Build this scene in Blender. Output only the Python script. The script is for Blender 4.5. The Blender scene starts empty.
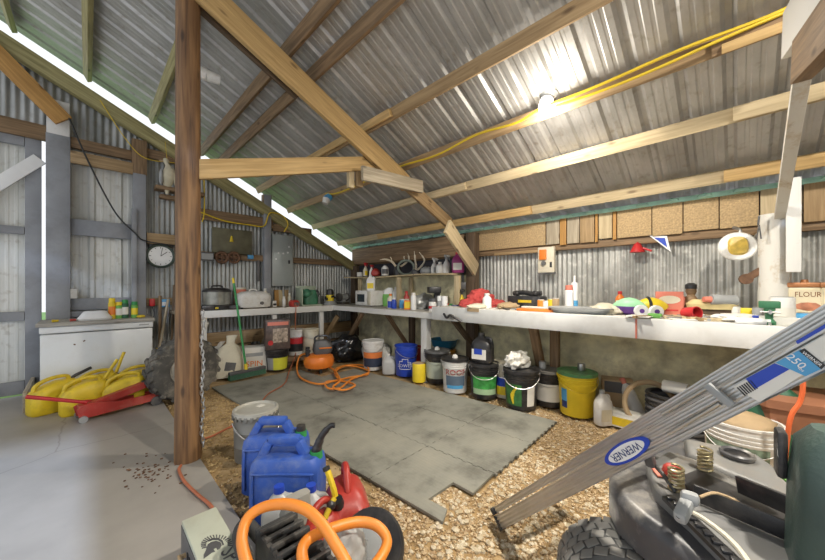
import bpy, bmesh, math, random
from mathutils import Vector, Matrix, Euler, noise
R = math.radians
random.seed(7)
SC = bpy.context.scene
COL = SC.collection
# ------------------------------------------------------------------ camera model (level, yaw 45 deg)
F, CX, HY, H = 325.0, 412.5, 287.0, 1.2
S2 = math.sqrt(.5)
FWD = Vector((S2, S2, 0)); RGT = Vector((S2, -S2, 0)); UP = Vector((0, 0, 1))
EYE = Vector((0, 0, H))
def ray(px, py): return FWD + RGT*((px-CX)/F) + UP*((HY-py)/F)
def atD(px, py, d): return EYE + ray(px, py)*d
def atX(px, py, X): r = ray(px, py); return EYE + r*(X/r.x)
def atY(px, py, Y): r = ray(px, py); return EYE + r*(Y/r.y)
def atZ(px, py, Z=0.0): r = ray(px, py); return EYE + r*((Z-H)/r.z)
def floor_at(px, py, rad=0.0, z=0.0):
    p = atZ(px, py, z); q = Vector((p.x, p.y, 0)); n = q.normalized()
    return Vector((p.x+n.x*rad, p.y+n.y*rad, z))
def bench_at(px, X, z):                     # a point standing on a counter at distance X from the left
    p = atX(px, HY, X); return Vector((p.x, p.y, z))
def gbench_at(px, Y, z):
    p = atY(px, HY, Y); return Vector((p.x, p.y, z))
def face(p, extra=0): return math.atan2(-p[0], p[1]) + R(extra)
def dep(p): return p[0]*S2 + p[1]*S2
# ------------------------------------------------------------------ materials
MATS = {}
def nt_new(name):
    m = bpy.data.materials.new(name); m.use_nodes = True
    nt = m.node_tree; b = nt.nodes['Principled BSDF']
    return m, nt, b
def mat(name, col, rough=.5, metal=0.0, var=.12, scale=8, bump=0.0, bscale=None, dirt=None, dirt_amt=.0, dirt_scale=3, trans=0, spec=None):
    if name in MATS: return MATS[name]
    m, nt, b = nt_new(name)
    L = nt.links.new
    tc = nt.nodes.new('ShaderNodeTexCoord')
    nz = nt.nodes.new('ShaderNodeTexNoise'); nz.inputs['Scale'].default_value = scale; nz.inputs['Detail'].default_value = 6
    L(tc.outputs['Object'], nz.inputs['Vector'])
    rp = nt.nodes.new('ShaderNodeValToRGB')
    c = Vector(col)
    rp.color_ramp.elements[0].position = .3; rp.color_ramp.elements[1].position = .7
    rp.color_ramp.elements[0].color = (*(c*(1-var)), 1); rp.color_ramp.elements[1].color = (*[min(1, x) for x in c*(1+var)], 1)
    L(nz.outputs['Fac'], rp.inputs['Fac'])
    out = rp.outputs['Color']
    if dirt:
        n2 = nt.nodes.new('ShaderNodeTexNoise'); n2.inputs['Scale'].default_value = dirt_scale; n2.inputs['Detail'].default_value = 8; n2.inputs['Roughness'].default_value = .7
        L(tc.outputs['Object'], n2.inputs['Vector'])
        r2 = nt.nodes.new('ShaderNodeValToRGB'); r2.color_ramp.elements[0].position = .48; r2.color_ramp.elements[1].position = .68
        r2.color_ramp.elements[1].color = (dirt_amt,)*3+(1,)
        L(n2.outputs['Fac'], r2.inputs['Fac'])
        mx = nt.nodes.new('ShaderNodeMix'); mx.data_type = 'RGBA'
        L(r2.outputs['Color'], mx.inputs['Factor']); L(out, mx.inputs['A']); mx.inputs['B'].default_value = (*dirt, 1)
        out = mx.outputs['Result']
    L(out, b.inputs['Base Color'])
    b.inputs['Roughness'].default_value = rough; b.inputs['Metallic'].default_value = metal
    if spec is not None: b.inputs['Specular IOR Level'].default_value = spec
    if trans: b.inputs['Transmission Weight'].default_value = trans
    if bump:
        bp = nt.nodes.new('ShaderNodeBump'); bp.inputs['Strength'].default_value = bump; bp.inputs['Distance'].default_value = .01
        n3 = nt.nodes.new('ShaderNodeTexNoise'); n3.inputs['Scale'].default_value = bscale or scale*4; n3.inputs['Detail'].default_value = 5
        L(tc.outputs['Object'], n3.inputs['Vector']); L(n3.outputs['Fac'], bp.inputs['Height']); L(bp.outputs['Normal'], b.inputs['Normal'])
    MATS[name] = m; return m
def wood(name, c1, c2, rough=.7, grain=22, knots=True, paint=None, paint_amt=.5):
    """grain runs along the object's local X"""
    if name in MATS: return MATS[name]
    m, nt, b = nt_new(name); L = nt.links.new
    tc = nt.nodes.new('ShaderNodeTexCoord'); mp = nt.nodes.new('ShaderNodeMapping')
    mp.inputs['Scale'].default_value = (1.2, grain, grain); L(tc.outputs['Object'], mp.inputs['Vector'])
    oi = nt.nodes.new('ShaderNodeObjectInfo')
    L(oi.outputs['Random'], mp.inputs['Location'])
    nz = nt.nodes.new('ShaderNodeTexNoise'); nz.inputs['Scale'].default_value = 2.2; nz.inputs['Detail'].default_value = 7; nz.inputs['Distortion'].default_value = .6
    L(mp.outputs['Vector'], nz.inputs['Vector'])
    rp = nt.nodes.new('ShaderNodeValToRGB'); rp.color_ramp.elements[0].position = .3; rp.color_ramp.elements[1].position = .68
    rp.color_ramp.elements[0].color = (*c1, 1); rp.color_ramp.elements[1].color = (*c2, 1)
    L(nz.outputs['Fac'], rp.inputs['Fac']); out = rp.outputs['Color']
    if knots:
        vo = nt.nodes.new('ShaderNodeTexVoronoi'); vo.inputs['Scale'].default_value = 1.0
        mp2 = nt.nodes.new('ShaderNodeMapping'); mp2.inputs['Scale'].default_value = (3.2, 9, 9); L(tc.outputs['Object'], mp2.inputs['Vector']); L(oi.outputs['Random'], mp2.inputs['Location'])
        L(mp2.outputs['Vector'], vo.inputs['Vector'])
        r2 = nt.nodes.new('ShaderNodeValToRGB'); r2.color_ramp.elements[0].position = .07; r2.color_ramp.elements[1].position = .16
        r2.color_ramp.elements[0].color = (.75,)*3+(1,); r2.color_ramp.elements[1].color = (0, 0, 0, 1)
        L(vo.outputs['Distance'], r2.inputs['Fac'])
        mx = nt.nodes.new('ShaderNodeMix'); mx.data_type = 'RGBA'; L(r2.outputs['Color'], mx.inputs['Factor']); L(out, mx.inputs['A'])
        mx.inputs['B'].default_value = (c1[0]*.35, c1[1]*.3, c1[2]*.28, 1); out = mx.outputs['Result']
    if paint:
        n4 = nt.nodes.new('ShaderNodeTexNoise'); n4.inputs['Scale'].default_value = 5; n4.inputs['Detail'].default_value = 8; n4.inputs['Roughness'].default_value = .75
        L(tc.outputs['Object'], n4.inputs['Vector'])
        r4 = nt.nodes.new('ShaderNodeValToRGB'); r4.color_ramp.elements[0].position = .62-paint_amt*.4; r4.color_ramp.elements[1].position = .68-paint_amt*.3
        L(n4.outputs['Fac'], r4.inputs['Fac'])
        m4 = nt.nodes.new('ShaderNodeMix'); m4.data_type = 'RGBA'; L(r4.outputs['Color'], m4.inputs['Factor']); L(out, m4.inputs['A']); m4.inputs['B'].default_value = (*paint, 1)
        out = m4.outputs['Result']
    L(out, b.inputs['Base Color']); b.inputs['Roughness'].default_value = rough
    bp = nt.nodes.new('ShaderNodeBump'); bp.inputs['Strength'].default_value = .25; bp.inputs['Distance'].default_value = .006
    L(nz.outputs['Fac'], bp.inputs['Height']); L(bp.outputs['Normal'], b.inputs['Normal'])
    MATS[name] = m; return m
# ------------------------------------------------------------------ mesh builder
def catmull(pts, res=6, closed=False):
    P = [Vector(p) for p in pts]; n = len(P); out = []
    if n < 3 and not closed: return P
    for i in range(n if closed else n-1):
        p1, p2 = P[i], P[(i+1) % n]
        p0 = P[i-1] if (i > 0 or closed) else p1*2-p2
        p3 = P[(i+2) % n] if (i+2 < n or closed) else p2*2-p1
        for k in range(res):
            t = k/res
            out.append(.5*((2*p1)+(p2-p0)*t+(2*p0-5*p1+4*p2-p3)*t*t+(3*p1-p0-3*p2+p3)*t**3))
    if not closed: out.append(P[-1])
    return out
class MB:
    def __init__(s): s.v = []; s.f = []
    def add(s, vs, fs, M=None):
        o = len(s.v)
        s.v += [(M @ Vector(v)) if M else Vector(v) for v in vs]
        s.f += [tuple(i+o for i in f) for f in fs]; return s
    def box(s, cx, cy, cz, sx, sy, sz, M=None, bev=0.0, rot=None, seg=2):
        bm = bmesh.new(); bmesh.ops.create_cube(bm, size=1)
        for v in bm.verts: v.co = Vector((v.co.x*sx, v.co.y*sy, v.co.z*sz))
        if bev: bmesh.ops.bevel(bm, geom=bm.edges[:], offset=min(bev, .49*min(sx, sy, sz)), segments=seg, profile=.5, affect='EDGES')
        T = Matrix.Translation((cx, cy, cz))
        if rot: T = T @ Euler([R(a) for a in rot]).to_matrix().to_4x4()
        if M: T = M @ T
        bm.verts.index_update()
        s.add([v.co for v in bm.verts], [[v.index for v in f.verts] for f in bm.faces], T); bm.free(); return s
    def bar(s, p0, p1, w, t, up=None, bev=0.0):      # rectangular bar from p0 to p1
        p0, p1 = Vector(p0), Vector(p1)
        M, l = frame(p0, p1, up)
        return s.box(l/2, 0, 0, l, t, w, M, bev)
    def lathe(s, prof, seg=24, M=None, x=0, y=0, z=0, cap=True):
        vs = []; fs = []; n = len(prof)
        for (r, h) in prof:
            for k in range(seg):
                a = 2*math.pi*k/seg; vs.append((x+r*math.cos(a), y+r*math.sin(a), z+h))
        for i in range(n-1):
            for k in range(seg):
                k2 = (k+1) % seg; fs.append((i*seg+k, i*seg+k2, (i+1)*seg+k2, (i+1)*seg+k))
        if cap and prof[0][0] > 1e-6: fs.append(tuple(reversed(range(seg))))
        if cap and prof[-1][0] > 1e-6: fs.append(tuple(range((n-1)*seg, n*seg)))
        return s.add(vs, fs, M)
    def cyl(s, p0, p1, r, r2=None, seg=16):
        p0, p1 = Vector(p0), Vector(p1); d = p1-p0
        M = Matrix.Translation(p0) @ d.to_track_quat('Z', 'Y').to_matrix().to_4x4()
        return s.lathe([(r, 0), (r if r2 is None else r2, d.length)], seg, M)
    def tube(s, pts, r, seg=8, closed=False, res=6, rs=None):
        P = catmull(pts, res, closed); n = len(P); vs = []; fs = []
        T0 = (P[1]-P[0]).normalized(); nrm = T0.orthogonal().normalized()
        for i, p in enumerate(P):
            t = (P[(i+1) % n]-P[i-1]) if closed else (P[min(i+1, n-1)]-P[max(i-1, 0)])
            t = t.normalized() if t.length > 1e-9 else T0
            nrm = (nrm - t*nrm.dot(t)); nrm = nrm.normalized() if nrm.length > 1e-6 else t.orthogonal().normalized()
            bn = t.cross(nrm)
            rr = r if rs is None else rs[min(len(rs)-1, int(round(i/(n-1)*(len(rs)-1))))]
            for k in range(seg):
                a = 2*math.pi*k/seg; vs.append(p+(nrm*math.cos(a)+bn*math.sin(a))*rr)
        for i in range(n if closed else n-1):
            j = (i+1) % n
            for k in range(seg):
                k2 = (k+1) % seg; fs.append((i*seg+k, i*seg+k2, j*seg+k2, j*seg+k))
        if not closed: fs.append(tuple(reversed(range(seg)))); fs.append(tuple(range((n-1)*seg, n*seg)))
        return s.add(vs, fs)
    def loft(s, secs, seg=28, M=None, e=4.0):        # (cx,cy,z,w,d[,exp]) rounded-rectangle rings
        vs = []; fs = []; n = len(secs)
        for sec in secs:
            cx, cy, z, w, d = sec[:5]; ex = sec[5] if len(sec) > 5 else e
            for k in range(seg):
                a = 2*math.pi*(k+.5)/seg; c, sn = math.cos(a), math.sin(a)
                q = (abs(c)**ex+abs(sn)**ex)**(-1/ex)
                vs.append((cx+q*c*w/2, cy+q*sn*d/2, z))
        for i in range(n-1):
            for k in range(seg):
                k2 = (k+1) % seg; fs.append((i*seg+k, i*seg+k2, (i+1)*seg+k2, (i+1)*seg+k))
        fs.append(tuple(reversed(range(seg)))); fs.append(tuple(range((n-1)*seg, n*seg)))
        return s.add(vs, fs, M)
    def prism(s, poly, h, M=None, z0=0.0):
        n = len(poly)
        a = sum(poly[i][0]*poly[(i+1) % n][1]-poly[(i+1) % n][0]*poly[i][1] for i in range(n))
        if a < 0: poly = poly[::-1]
        vs = [(p[0], p[1], z0) for p in poly]+[(p[0], p[1], z0+h) for p in poly]
        fs = [tuple(reversed(range(n))), tuple(range(n, 2*n))]+[(i, (i+1) % n, n+(i+1) % n, n+i) for i in range(n)]
        return s.add(vs, fs, M)
    def ball(s, c, r, sub=2, amp=0.0, fr=3.0, sc=(1, 1, 1), M=None, seed=0):
        bm = bmesh.new(); bmesh.ops.create_icosphere(bm, subdivisions=sub, radius=1)
        vs = []
        for v in bm.verts:
            p = v.co.normalized(); k = 1+amp*noise.noise(p*fr+Vector((seed*7.3, seed*3.1, seed*1.7)))
            vs.append((c[0]+p.x*r*k*sc[0], c[1]+p.y*r*k*sc[1], c[2]+p.z*r*k*sc[2]))
        bm.verts.index_update()
        fs = [[v.index for v in f.verts] for f in bm.faces]; bm.free(); return s.add(vs, fs, M)
    def patch(s, r0, r1, a0, a1, z0, z1, n=10, off=.0012):   # label wrapped on a (tapered) round body
        vs = []; fs = []
        for (rr, z) in ((r0, z0), (r1, z1)):
            for q in (off, off*.1):
                for k in range(n+1):
                    a = R(a0+(a1-a0)*k/n); vs.append(((rr+q)*math.cos(a), (rr+q)*math.sin(a), z))
        m = n+1
        for k in range(n): fs.append((k, k+1, 2*m+k+1, 2*m+k)); fs.append((m+k+1, m+k, 3*m+k, 3*m+k+1)); fs.append((k+1, k, m+k, m+k+1)); fs.append((2*m+k, 2*m+k+1, 3*m+k+1, 3*m+k))
        fs.append((0, 2*m, 3*m, m)); fs.append((n, m+n, 3*m+n, 2*m+n))
        return s.add(vs, fs)
    def wrap_text(s, txt, size, r, a_mid, zc, off=.003, squash=1.0):
        vs, fs = text_geo(txt, size)
        out = [((r+off)*math.cos(R(a_mid)+v[0]*squash/r), (r+off)*math.sin(R(a_mid)+v[0]*squash/r), zc+v[1]) for v in vs]
        return s.add(out, fs)
    def text(s, txt, size, M, squash=1.0):
        vs, fs = text_geo(txt, size)
        return s.add([(v[0]*squash, v[1], v[2]) for v in vs], fs, M)
    def build(s, name, material, parent=None, loc=None, M=None, sharp=38):
        me = bpy.data.meshes.new(name); me.from_pydata([tuple(v) for v in s.v], [], s.f); me.update()
        me.materials.append(material)
        for p in me.polygons: p.use_smooth = True
        me.set_sharp_from_angle(angle=R(sharp))
        o = bpy.data.objects.new(name, me); COL.objects.link(o)
        if parent: o.parent = parent
        if M is not None: o.matrix_basis = M
        if loc is not None: o.location = loc
        return o
TXT = {}
def text_geo(txt, size):
    if txt not in TXT:
        cu = bpy.data.curves.new('lettering', 'FONT'); cu.body = txt; cu.align_x = 'CENTER'; cu.align_y = 'CENTER'; cu.extrude = .004; cu.resolution_u = 2; cu.offset = .005
        ob = bpy.data.objects.new('lettering', cu); me = bpy.data.meshes.new_from_object(ob)
        TXT[txt] = ([tuple(v.co) for v in me.vertices], [tuple(p.vertices) for p in me.polygons])
        bpy.data.objects.remove(ob); bpy.data.meshes.remove(me); bpy.data.curves.remove(cu)
    vs, fs = TXT[txt]
    return [(x*size, y*size, z*size) for x, y, z in vs], fs
def frame(p0, p1, up=None):
    """matrix with local X from p0 to p1, local Z close to up"""
    p0, p1 = Vector(p0), Vector(p1); x = p1-p0; l = x.length; x.normalize()
    u = Vector(up) if up is not None else Vector((0, 0, 1))
    if abs(x.dot(u)) > .98: u = Vector((0, 1, 0))
    y = u.cross(x).normalized(); z = x.cross(y)
    M = Matrix((x, y, z)).transposed().to_4x4(); M.translation = p0
    return M, l
def tag(o, label, cat, group=None):
    o['label'] = label; o['category'] = cat
    if group: o['group'] = group
    return o
def struct(o): o['kind'] = 'structure'; return o
def thing(name, label, cat, loc=(0, 0, 0), rotz=0.0, group=None, rot=None):
    o = bpy.data.objects.new(name, None); COL.objects.link(o); o.empty_display_size = .05
    o.location = loc; o.rotation_euler = rot if rot else (0, 0, rotz)
    return tag(o, label, cat, group)
def board(name, p0, p1, w, t, m, up=None, bev=.003, parent=None):
    """a plank of its own: local X along it, w tall, t thick"""
    M, l = frame(p0, p1, up)
    mb = MB().box(l/2, 0, 0, l, t, w, None, bev)
    return mb.build(name, m, parent, M=M)
def lathe_part(name, prof, m, parent, seg=24): return MB().lathe(prof, seg).build(name, m, parent)
# palette ---------------------------------------------------------
W_new = wood('new_pine', (.38, .24, .09), (.58, .39, .17))
W_org = wood('orange_pine', (.34, .17, .045), (.52, .29, .085))
W_pale = wood('pale_pine', (.40, .31, .18), (.58, .47, .29))
W_old = wood('old_brown_wood', (.13, .08, .04), (.28, .18, .095))
W_dark = wood('dark_wood', (.055, .035, .02), (.15, .10, .06))
W_grey = wood('grey_barn_wood', (.28, .23, .16), (.48, .41, .30))
W_mid = wood('tan_wood', (.25, .16, .075), (.42, .29, .15))
W_wht = wood('white_painted_wood', (.35, .28, .2), (.5, .42, .3), paint=(.68, .67, .64), paint_amt=.95, knots=False)
W_whtworn = wood('worn_white_painted_wood', (.40, .32, .22), (.55, .46, .33), paint=(.62, .60, .55), paint_amt=.62)
W_green = wood('green_treated_wood', (.23, .20, .08), (.42, .37, .17))
M_osb = mat('osb', (.44, .31, .16), .8, var=.28, scale=70, bump=.2, dirt=(.30, .21, .12), dirt_amt=.5, dirt_scale=30)
M_gp = mat('grey_paint', (.27, .28, .30), .55, var=.1, scale=5, dirt=(.16, .16, .16), dirt_amt=.5)
M_white = mat('white_plastic', (.72, .71, .68), .45, var=.06, dirt=(.45, .40, .32), dirt_amt=.5, dirt_scale=9)
M_whit2 = mat('clean_white', (.78, .78, .77), .4, var=.04)
M_cream = mat('cream_plastic', (.66, .61, .48), .5, var=.08, dirt=(.4, .34, .24), dirt_amt=.5, dirt_scale=8)
M_black = mat('black_plastic', (.022, .022, .024), .38, var=.3, scale=12, dirt=(.16, .14, .12), dirt_amt=.35, dirt_scale=7)
M_rubber = mat('black_rubber', (.035, .034, .033), .75, var=.3, bump=.2, dirt=(.17, .14, .10), dirt_amt=.5, dirt_scale=5)
M_dgrey = mat('dark_grey_plastic', (.09, .09, .095), .5, var=.2, dirt=(.22, .20, .17), dirt_amt=.4)
M_grey = mat('mid_grey', (.32, .33, .33), .5, var=.12, dirt=(.2, .19, .17), dirt_amt=.4)
M_steel = mat('steel', (.55, .55, .54), .35, 1.0, var=.15, dirt=(.25, .2, .15), dirt_amt=.4)
M_dsteel = mat('dark_steel', (.16, .15, .14), .5, .8, var=.3)
M_rust = mat('rusty_iron', (.15, .08, .045), .8, .2, var=.5, scale=20)
M_yel = mat('yellow_plastic', (.72, .52, .02), .45, var=.1, dirt=(.3, .21, .04), dirt_amt=.6, dirt_scale=7)
M_yel2 = mat('bright_yellow', (.80, .60, .03), .45, var=.08)
M_red = mat('red_plastic', (.40, .035, .025), .42, var=.12, dirt=(.42, .18, .14), dirt_amt=.5, dirt_scale=6)
M_red2 = mat('bright_red', (.50, .025, .028), .45, var=.1)
M_blue = mat('blue_plastic', (.035, .10, .42), .5, var=.12, dirt=(.17, .22, .38), dirt_amt=.6, dirt_scale=10, bump=.08)
M_blue2 = mat('royal_blue', (.02, .06, .42), .4, var=.08)
M_navy = mat('navy', (.02, .04, .16), .45, var=.1)
M_lblue = mat('light_blue', (.08, .33, .60), .45, var=.08)
M_org = mat('orange_rubber', (.78, .25, .03), .42, var=.06, dirt=(.5, .22, .08), dirt_amt=.3)
M_org2 = mat('orange_plastic', (.75, .20, .025), .4, var=.08)
M_green = mat('green_plastic', (.03, .26, .07), .45, var=.1)
M_lime = mat('lime_green', (.15, .40, .08), .45, var=.08)
M_dgreen = mat('dark_green', (.02, .10, .05), .5, var=.15)
M_brown = mat('brown_plastic', (.30, .13, .07), .5, var=.1)
M_tan = mat('cardboard', (.42, .30, .17), .8, var=.1)
M_paper = mat('paper', (.70, .68, .62), .8, var=.06)
M_coral = mat('coral_card', (.62, .19, .13), .6, var=.06)
M_purple = mat('purple', (.12, .04, .26), .5)
M_wire = mat('yellow_cable', (.68, .48, .02), .5, var=.08)
M_cord = mat('faded_orange_cord', (.42, .13, .06), .55, var=.1)
M_cblk = mat('black_cable', (.02, .02, .02), .6)
M_alu = mat('aluminium', (.60, .60, .59), .36, .85, var=.06, scale=3, dirt=(.4, .38, .34), dirt_amt=.4, dirt_scale=6)
M_milk = mat('translucent_jug', (.66, .66, .64), .35, var=.08, trans=.35)
M_glass = mat('glass', (.8, .84, .82), .08, var=.02, trans=.9)
# ================================================================== SETTING
YG, XR = 5.6, 3.95            # gable wall plane, long right wall plane
SL = .48                      # roof slope
def zroof(x): return 2.16+SL*(3.6-x)
def M_sheet(name, c1, c2, rough, metal, sc=3.0, streak=(1, 1, 1), spot=None, spot_amt=.5):
    m, nt, b = nt_new(name); L = nt.links.new
    tc = nt.nodes.new('ShaderNodeTexCoord'); mp = nt.nodes.new('ShaderNodeMapping'); mp.inputs['Scale'].default_value = streak
    L(tc.outputs['Object'], mp.inputs['Vector'])
    nz = nt.nodes.new('ShaderNodeTexNoise'); nz.inputs['Scale'].default_value = sc; nz.inputs['Detail'].default_value = 9; nz.inputs['Roughness'].default_value = .65
    L(mp.outputs['Vector'], nz.inputs['Vector'])
    rp = nt.nodes.new('ShaderNodeValToRGB'); rp.color_ramp.elements[0].position = .34; rp.color_ramp.elements[1].position = .66
    rp.color_ramp.elements[0].color = (*c1, 1); rp.color_ramp.elements[1].color = (*c2, 1); L(nz.outputs['Fac'], rp.inputs['Fac'])
    out = rp.outputs['Color']
    if spot:
        n2 = nt.nodes.new('ShaderNodeTexNoise'); n2.inputs['Scale'].default_value = 14; n2.inputs['Detail'].default_value = 6
        L(tc.outputs['Object'], n2.inputs['Vector'])
        r2 = nt.nodes.new('ShaderNodeValToRGB'); r2.color_ramp.elements[0].position = .58; r2.color_ramp.elements[1].position = .72; r2.color_ramp.elements[1].color = (spot_amt,)*3+(1,)
        L(n2.outputs['Fac'], r2.inputs['Fac'])
        mx = nt.nodes.new('ShaderNodeMix'); mx.data_type = 'RGBA'; L(r2.outputs['Color'], mx.inputs['Factor']); L(out, mx.inputs['A']); mx.inputs['B'].default_value = (*spot, 1); out = mx.outputs['Result']
    L(out, b.inputs['Base Color']); b.inputs['Roughness'].default_value = rough; b.inputs['Metallic'].default_value = metal
    return m
M_roof = M_sheet('roof_metal', (.36, .35, .33), (.56, .55, .53), .45, .45, 1.6, (1, 2.2, 1), (.27, .235, .18), .55)
M_galv = M_sheet('galvanised_sheet', (.27, .27, .25), (.54, .535, .50), .5, .5, 5.0, (1, 1, .5), (.68, .67, .62), .6)
M_galvd = M_sheet('dull_galvanised_sheet', (.26, .27, .26), (.46, .465, .45), .5, .55, 3.0, (2, 1, .4), (.2, .18, .14), .4)
M_whsheet = M_sheet('white_ribbed_sheet', (.50, .50, .46), (.70, .70, .66), .5, .1, 2.2, (3, 1, .35), (.36, .32, .26), .45)
def rib_profile(a, b, pitch=.229, hi=.022, lo=.0035):
    pts = []; x = math.floor(a/pitch)*pitch
    base = [(0, 0), (.02, hi), (.05, hi), (.07, 0), (.105, 0), (.112, lo), (.128, lo), (.135, 0), (.165, 0), (.172, lo), (.188, lo), (.195, 0)]
    while x < b+pitch:
        pts += [(x+u*pitch/.229, h) for u, h in base]; x += pitch
    pts = [p for p in pts if a <= p[0] <= b]
    return [(a, pts[0][1])]+pts+[(b, pts[-1][1])]
def sine_profile(a, b, pitch=.068, amp=.007, n=8):
    k = int((b-a)/pitch*n); return [(a+(b-a)*i/k, amp*math.sin(2*math.pi*(a+(b-a)*i/k)/pitch)) for i in range(k+1)]
def sheet(prof, lo, hi, mk, rows=1):          # mk(s, h, t) -> point ; lo/hi functions of s
    vs = []; fs = []; n = len(prof)
    for r in range(rows+1):
        for s, h in prof:
            t = lo(s)+(hi(s)-lo(s))*r/rows; vs.append(mk(s, h, t))
    for r in range(rows):
        for i in range(n-1): a = r*n+i; fs.append((a, a+1, a+n+1, a+n))
    return MB().add(vs, fs)
# roof ------------------------------------------------------------
roof = struct(sheet(rib_profile(-1.7, 5.93), lambda s: -3.0, lambda s: 4.12, lambda s, h, t: (t, s, zroof(t)+.012+h)).build('ceiling', M_roof, sharp=20))
# gable wall ------------------------------------------------------
g0, g1 = atY(0, 40, 5.5), atY(355, 268, 5.5)
def zraf(x): return g0.z+(g1.z-g0.z)*(x-g0.x)/(g1.x-g0.x)
struct(sheet(sine_profile(.45, XR+.05, .058, .0065), lambda s: -.05, lambda s: zraf(s)+.03, lambda s, h, t: (s, YG+h, t)).build('wall_back', M_galvd, sharp=60))
struct(sheet(sine_profile(-3.0, .45), lambda s: 2.86, lambda s: max(2.9, zraf(s)+.03), lambda s, h, t: (s, YG+h, t)).build('wall_back', M_galvd, sharp=60))
d2 = struct(sheet(rib_profile(-.32, .50, .25), lambda s: 0.0, lambda s: 2.9, lambda s, h, t: (s, YG+.02-h, t)).build('door_2', M_whsheet, sharp=20))
d1 = struct(sheet(rib_profile(-1.6, -.40, .25), lambda s: .03, lambda s: 2.86, lambda s, h, t: (s, YG+.02-h, t)).build('door_1', M_whsheet, sharp=20))
struct(sheet(rib_profile(-3.0, -1.6, .25), lambda s: 0.0, lambda s: 2.86, lambda s, h, t: (s, YG+.02-h, t)).build('wall_left', M_whsheet, sharp=20))
TR = [0]
def trim(p0, p1, w, t, m, up=None, parent=None, name=None):
    TR[0] += 1
    o = board(name or 'trim_%d' % TR[0], p0, p1, w, t, m, up, parent=parent)
    if not parent: struct(o)
    return o
def gy(px, py, Y=5.5): return atY(px, py, Y)
# sliding door frame: stile and rails are parts of the door
trim((-.427, 5.56, .03), (-.427, 5.56, 2.86), .12, .05, M_gp, up=(1, 0, 0), parent=d1, name='door_stile')
for z0, w in ((2.81, .12), (1.82, .085), (.88, .1), (.1, .14)): trim((-1.6, 5.555, z0), (-.49, 5.555, z0), w, .04, M_gp, parent=d1, name='door_rail')
a, b = gy(-40, 207, 5.52), gy(40, 159, 5.52); trim(a, b, .12, .03, M_whit2, parent=d1, name='door_brace')
# gable posts and rails
trim((-.235, 5.5, 0), (-.235, 5.5, 2.93), .19, .10, M_gp, up=(1, 0, 0))
trim((-.235, 5.5, 2.93), (-.235, 5.5, 3.32), .18, .09, W_wht, up=(1, 0, 0))
trim((.475, 5.5, 0), (.475, 5.5, 2.66), .13, .10, M_gp, up=(1, 0, 0)); trim((.42, 5.44, 0), (.42, 5.44, 2.2), .05, .05, M_gp, up=(1, 0, 0))
trim((.475, 5.5, 2.66), (.475, 5.5, 3.1), .15, .10, W_old, up=(1, 0, 0))
trim((-1.6, 5.52, 2.93), (-.33, 5.52, 2.93), .17, .05, W_old)
def gz(px, py, Y=5.5): return atY(px, py, Y).z
z = gz(100, 150); trim((-.14, 5.52, z+.02), (.41, 5.52, z+.02), .12, .06, W_old)
z = gz(100, 159); trim((-.14, 5.47, z-.05), (.41, 5.47, z-.05), .14, .05, W_mid)
trim((-.14, 5.53, gz(100, 229)), (.41, 5.53, gz(100, 229)), .19, .05, M_gp)
trim((-.14, 5.53, gz(90, 304)), (.41, 5.53, gz(90, 304)), .14, .05, M_gp)
trim((-.14, 5.50, .88), (.41, 5.50, .88), .07, .05, M_gp)
trim((.55, 5.53, gz(158, 155)), (1.2, 5.53, gz(158, 155)), .12, .05, W_old)
trim((.55, 5.50, gz(158, 239)), (1.05, 5.50, gz(158, 239)), .14, .05, W_mid)
trim((.55, 5.54, gz(150, 302)), (1.05, 5.54, gz(150, 302)), .10, .05, W_mid)
trim((1.0, 5.53, gz(240, 219)), (2.2, 5.53, gz(240, 219)), .16, .05, W_old)
trim((2.2, 5.53, gz(280, 228)), (2.9, 5.53, gz(280, 228)), .12, .05, W_old)
trim((1.0, 5.53, gz(240, 257)), (3.9, 5.53, gz(240, 257)), .10, .05, W_old)
trim((1.0, 5.53, .42), (3.8, 5.53, .42), .2, .06, W_mid)
trim((1.0, 5.5, .1), (3.8, 5.5, .1), .22, .06, W_old)
trim((2.09, 5.48, .88), (2.09, 5.48, gz(270, 190)-.1), .11, .08, M_gp, up=(1, 0, 0)); trim((2.09, 5.5, gz(270, 190)-.1), (2.09, 5.5, zraf(2.09)), .13, .1, W_old, up=(1, 0, 0))
trim((3.82, 5.45, -.02), (3.82, 5.45, 1.62), .14, .14, W_dark, up=(1, 0, 0))
# right wall -----------------------------------------------------
struct(sheet(sine_profile(-1.7, YG, .054, .007), lambda s: .9, lambda s: 1.93, lambda s, h, t: (XR+h*.9, s, t)).build('wall_right', M_galv, sharp=60))
M_foam = mat('mossy_foam', (.76, .71, .47), .95, var=.28, scale=5, bump=.7, bscale=22, dirt=(.30, .25, .16), dirt_amt=.7, dirt_scale=2.2)
vs = []; fs = []; NY, NZ = 200, 30
for j in range(NZ+1):
    for i in range(NY+1):
        y = -1.7+(YG+1.7)*i/NY; z = -.08+1.06*j/NZ
        t = 1-j/NZ
        dx = .22*max(0, t-.45)**1.3+.06*noise.fractal(Vector((y*1.6, z*3.2, 3.1)), 1.0, 2.0, 5)+.025*noise.noise(Vector((y*9, z*9, 1.0)))
        rg = 1-abs(noise.noise(Vector((y*.9+z*1.2, z*4.5-y*.5, 7.7)))); dx += .16*max(0, rg-.55); dx *= min(1, max(0, (.93-z)/.18))
        vs.append((XR-.05-max(0, dx), y, z))
for j in range(NZ):
    for i in range(NY): a = j*(NY+1)+i; fs.append((a, a+NY+1, a+NY+2, a+1))
struct(MB().add(vs, fs).build('wall_right', M_foam, sharp=70))
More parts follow.
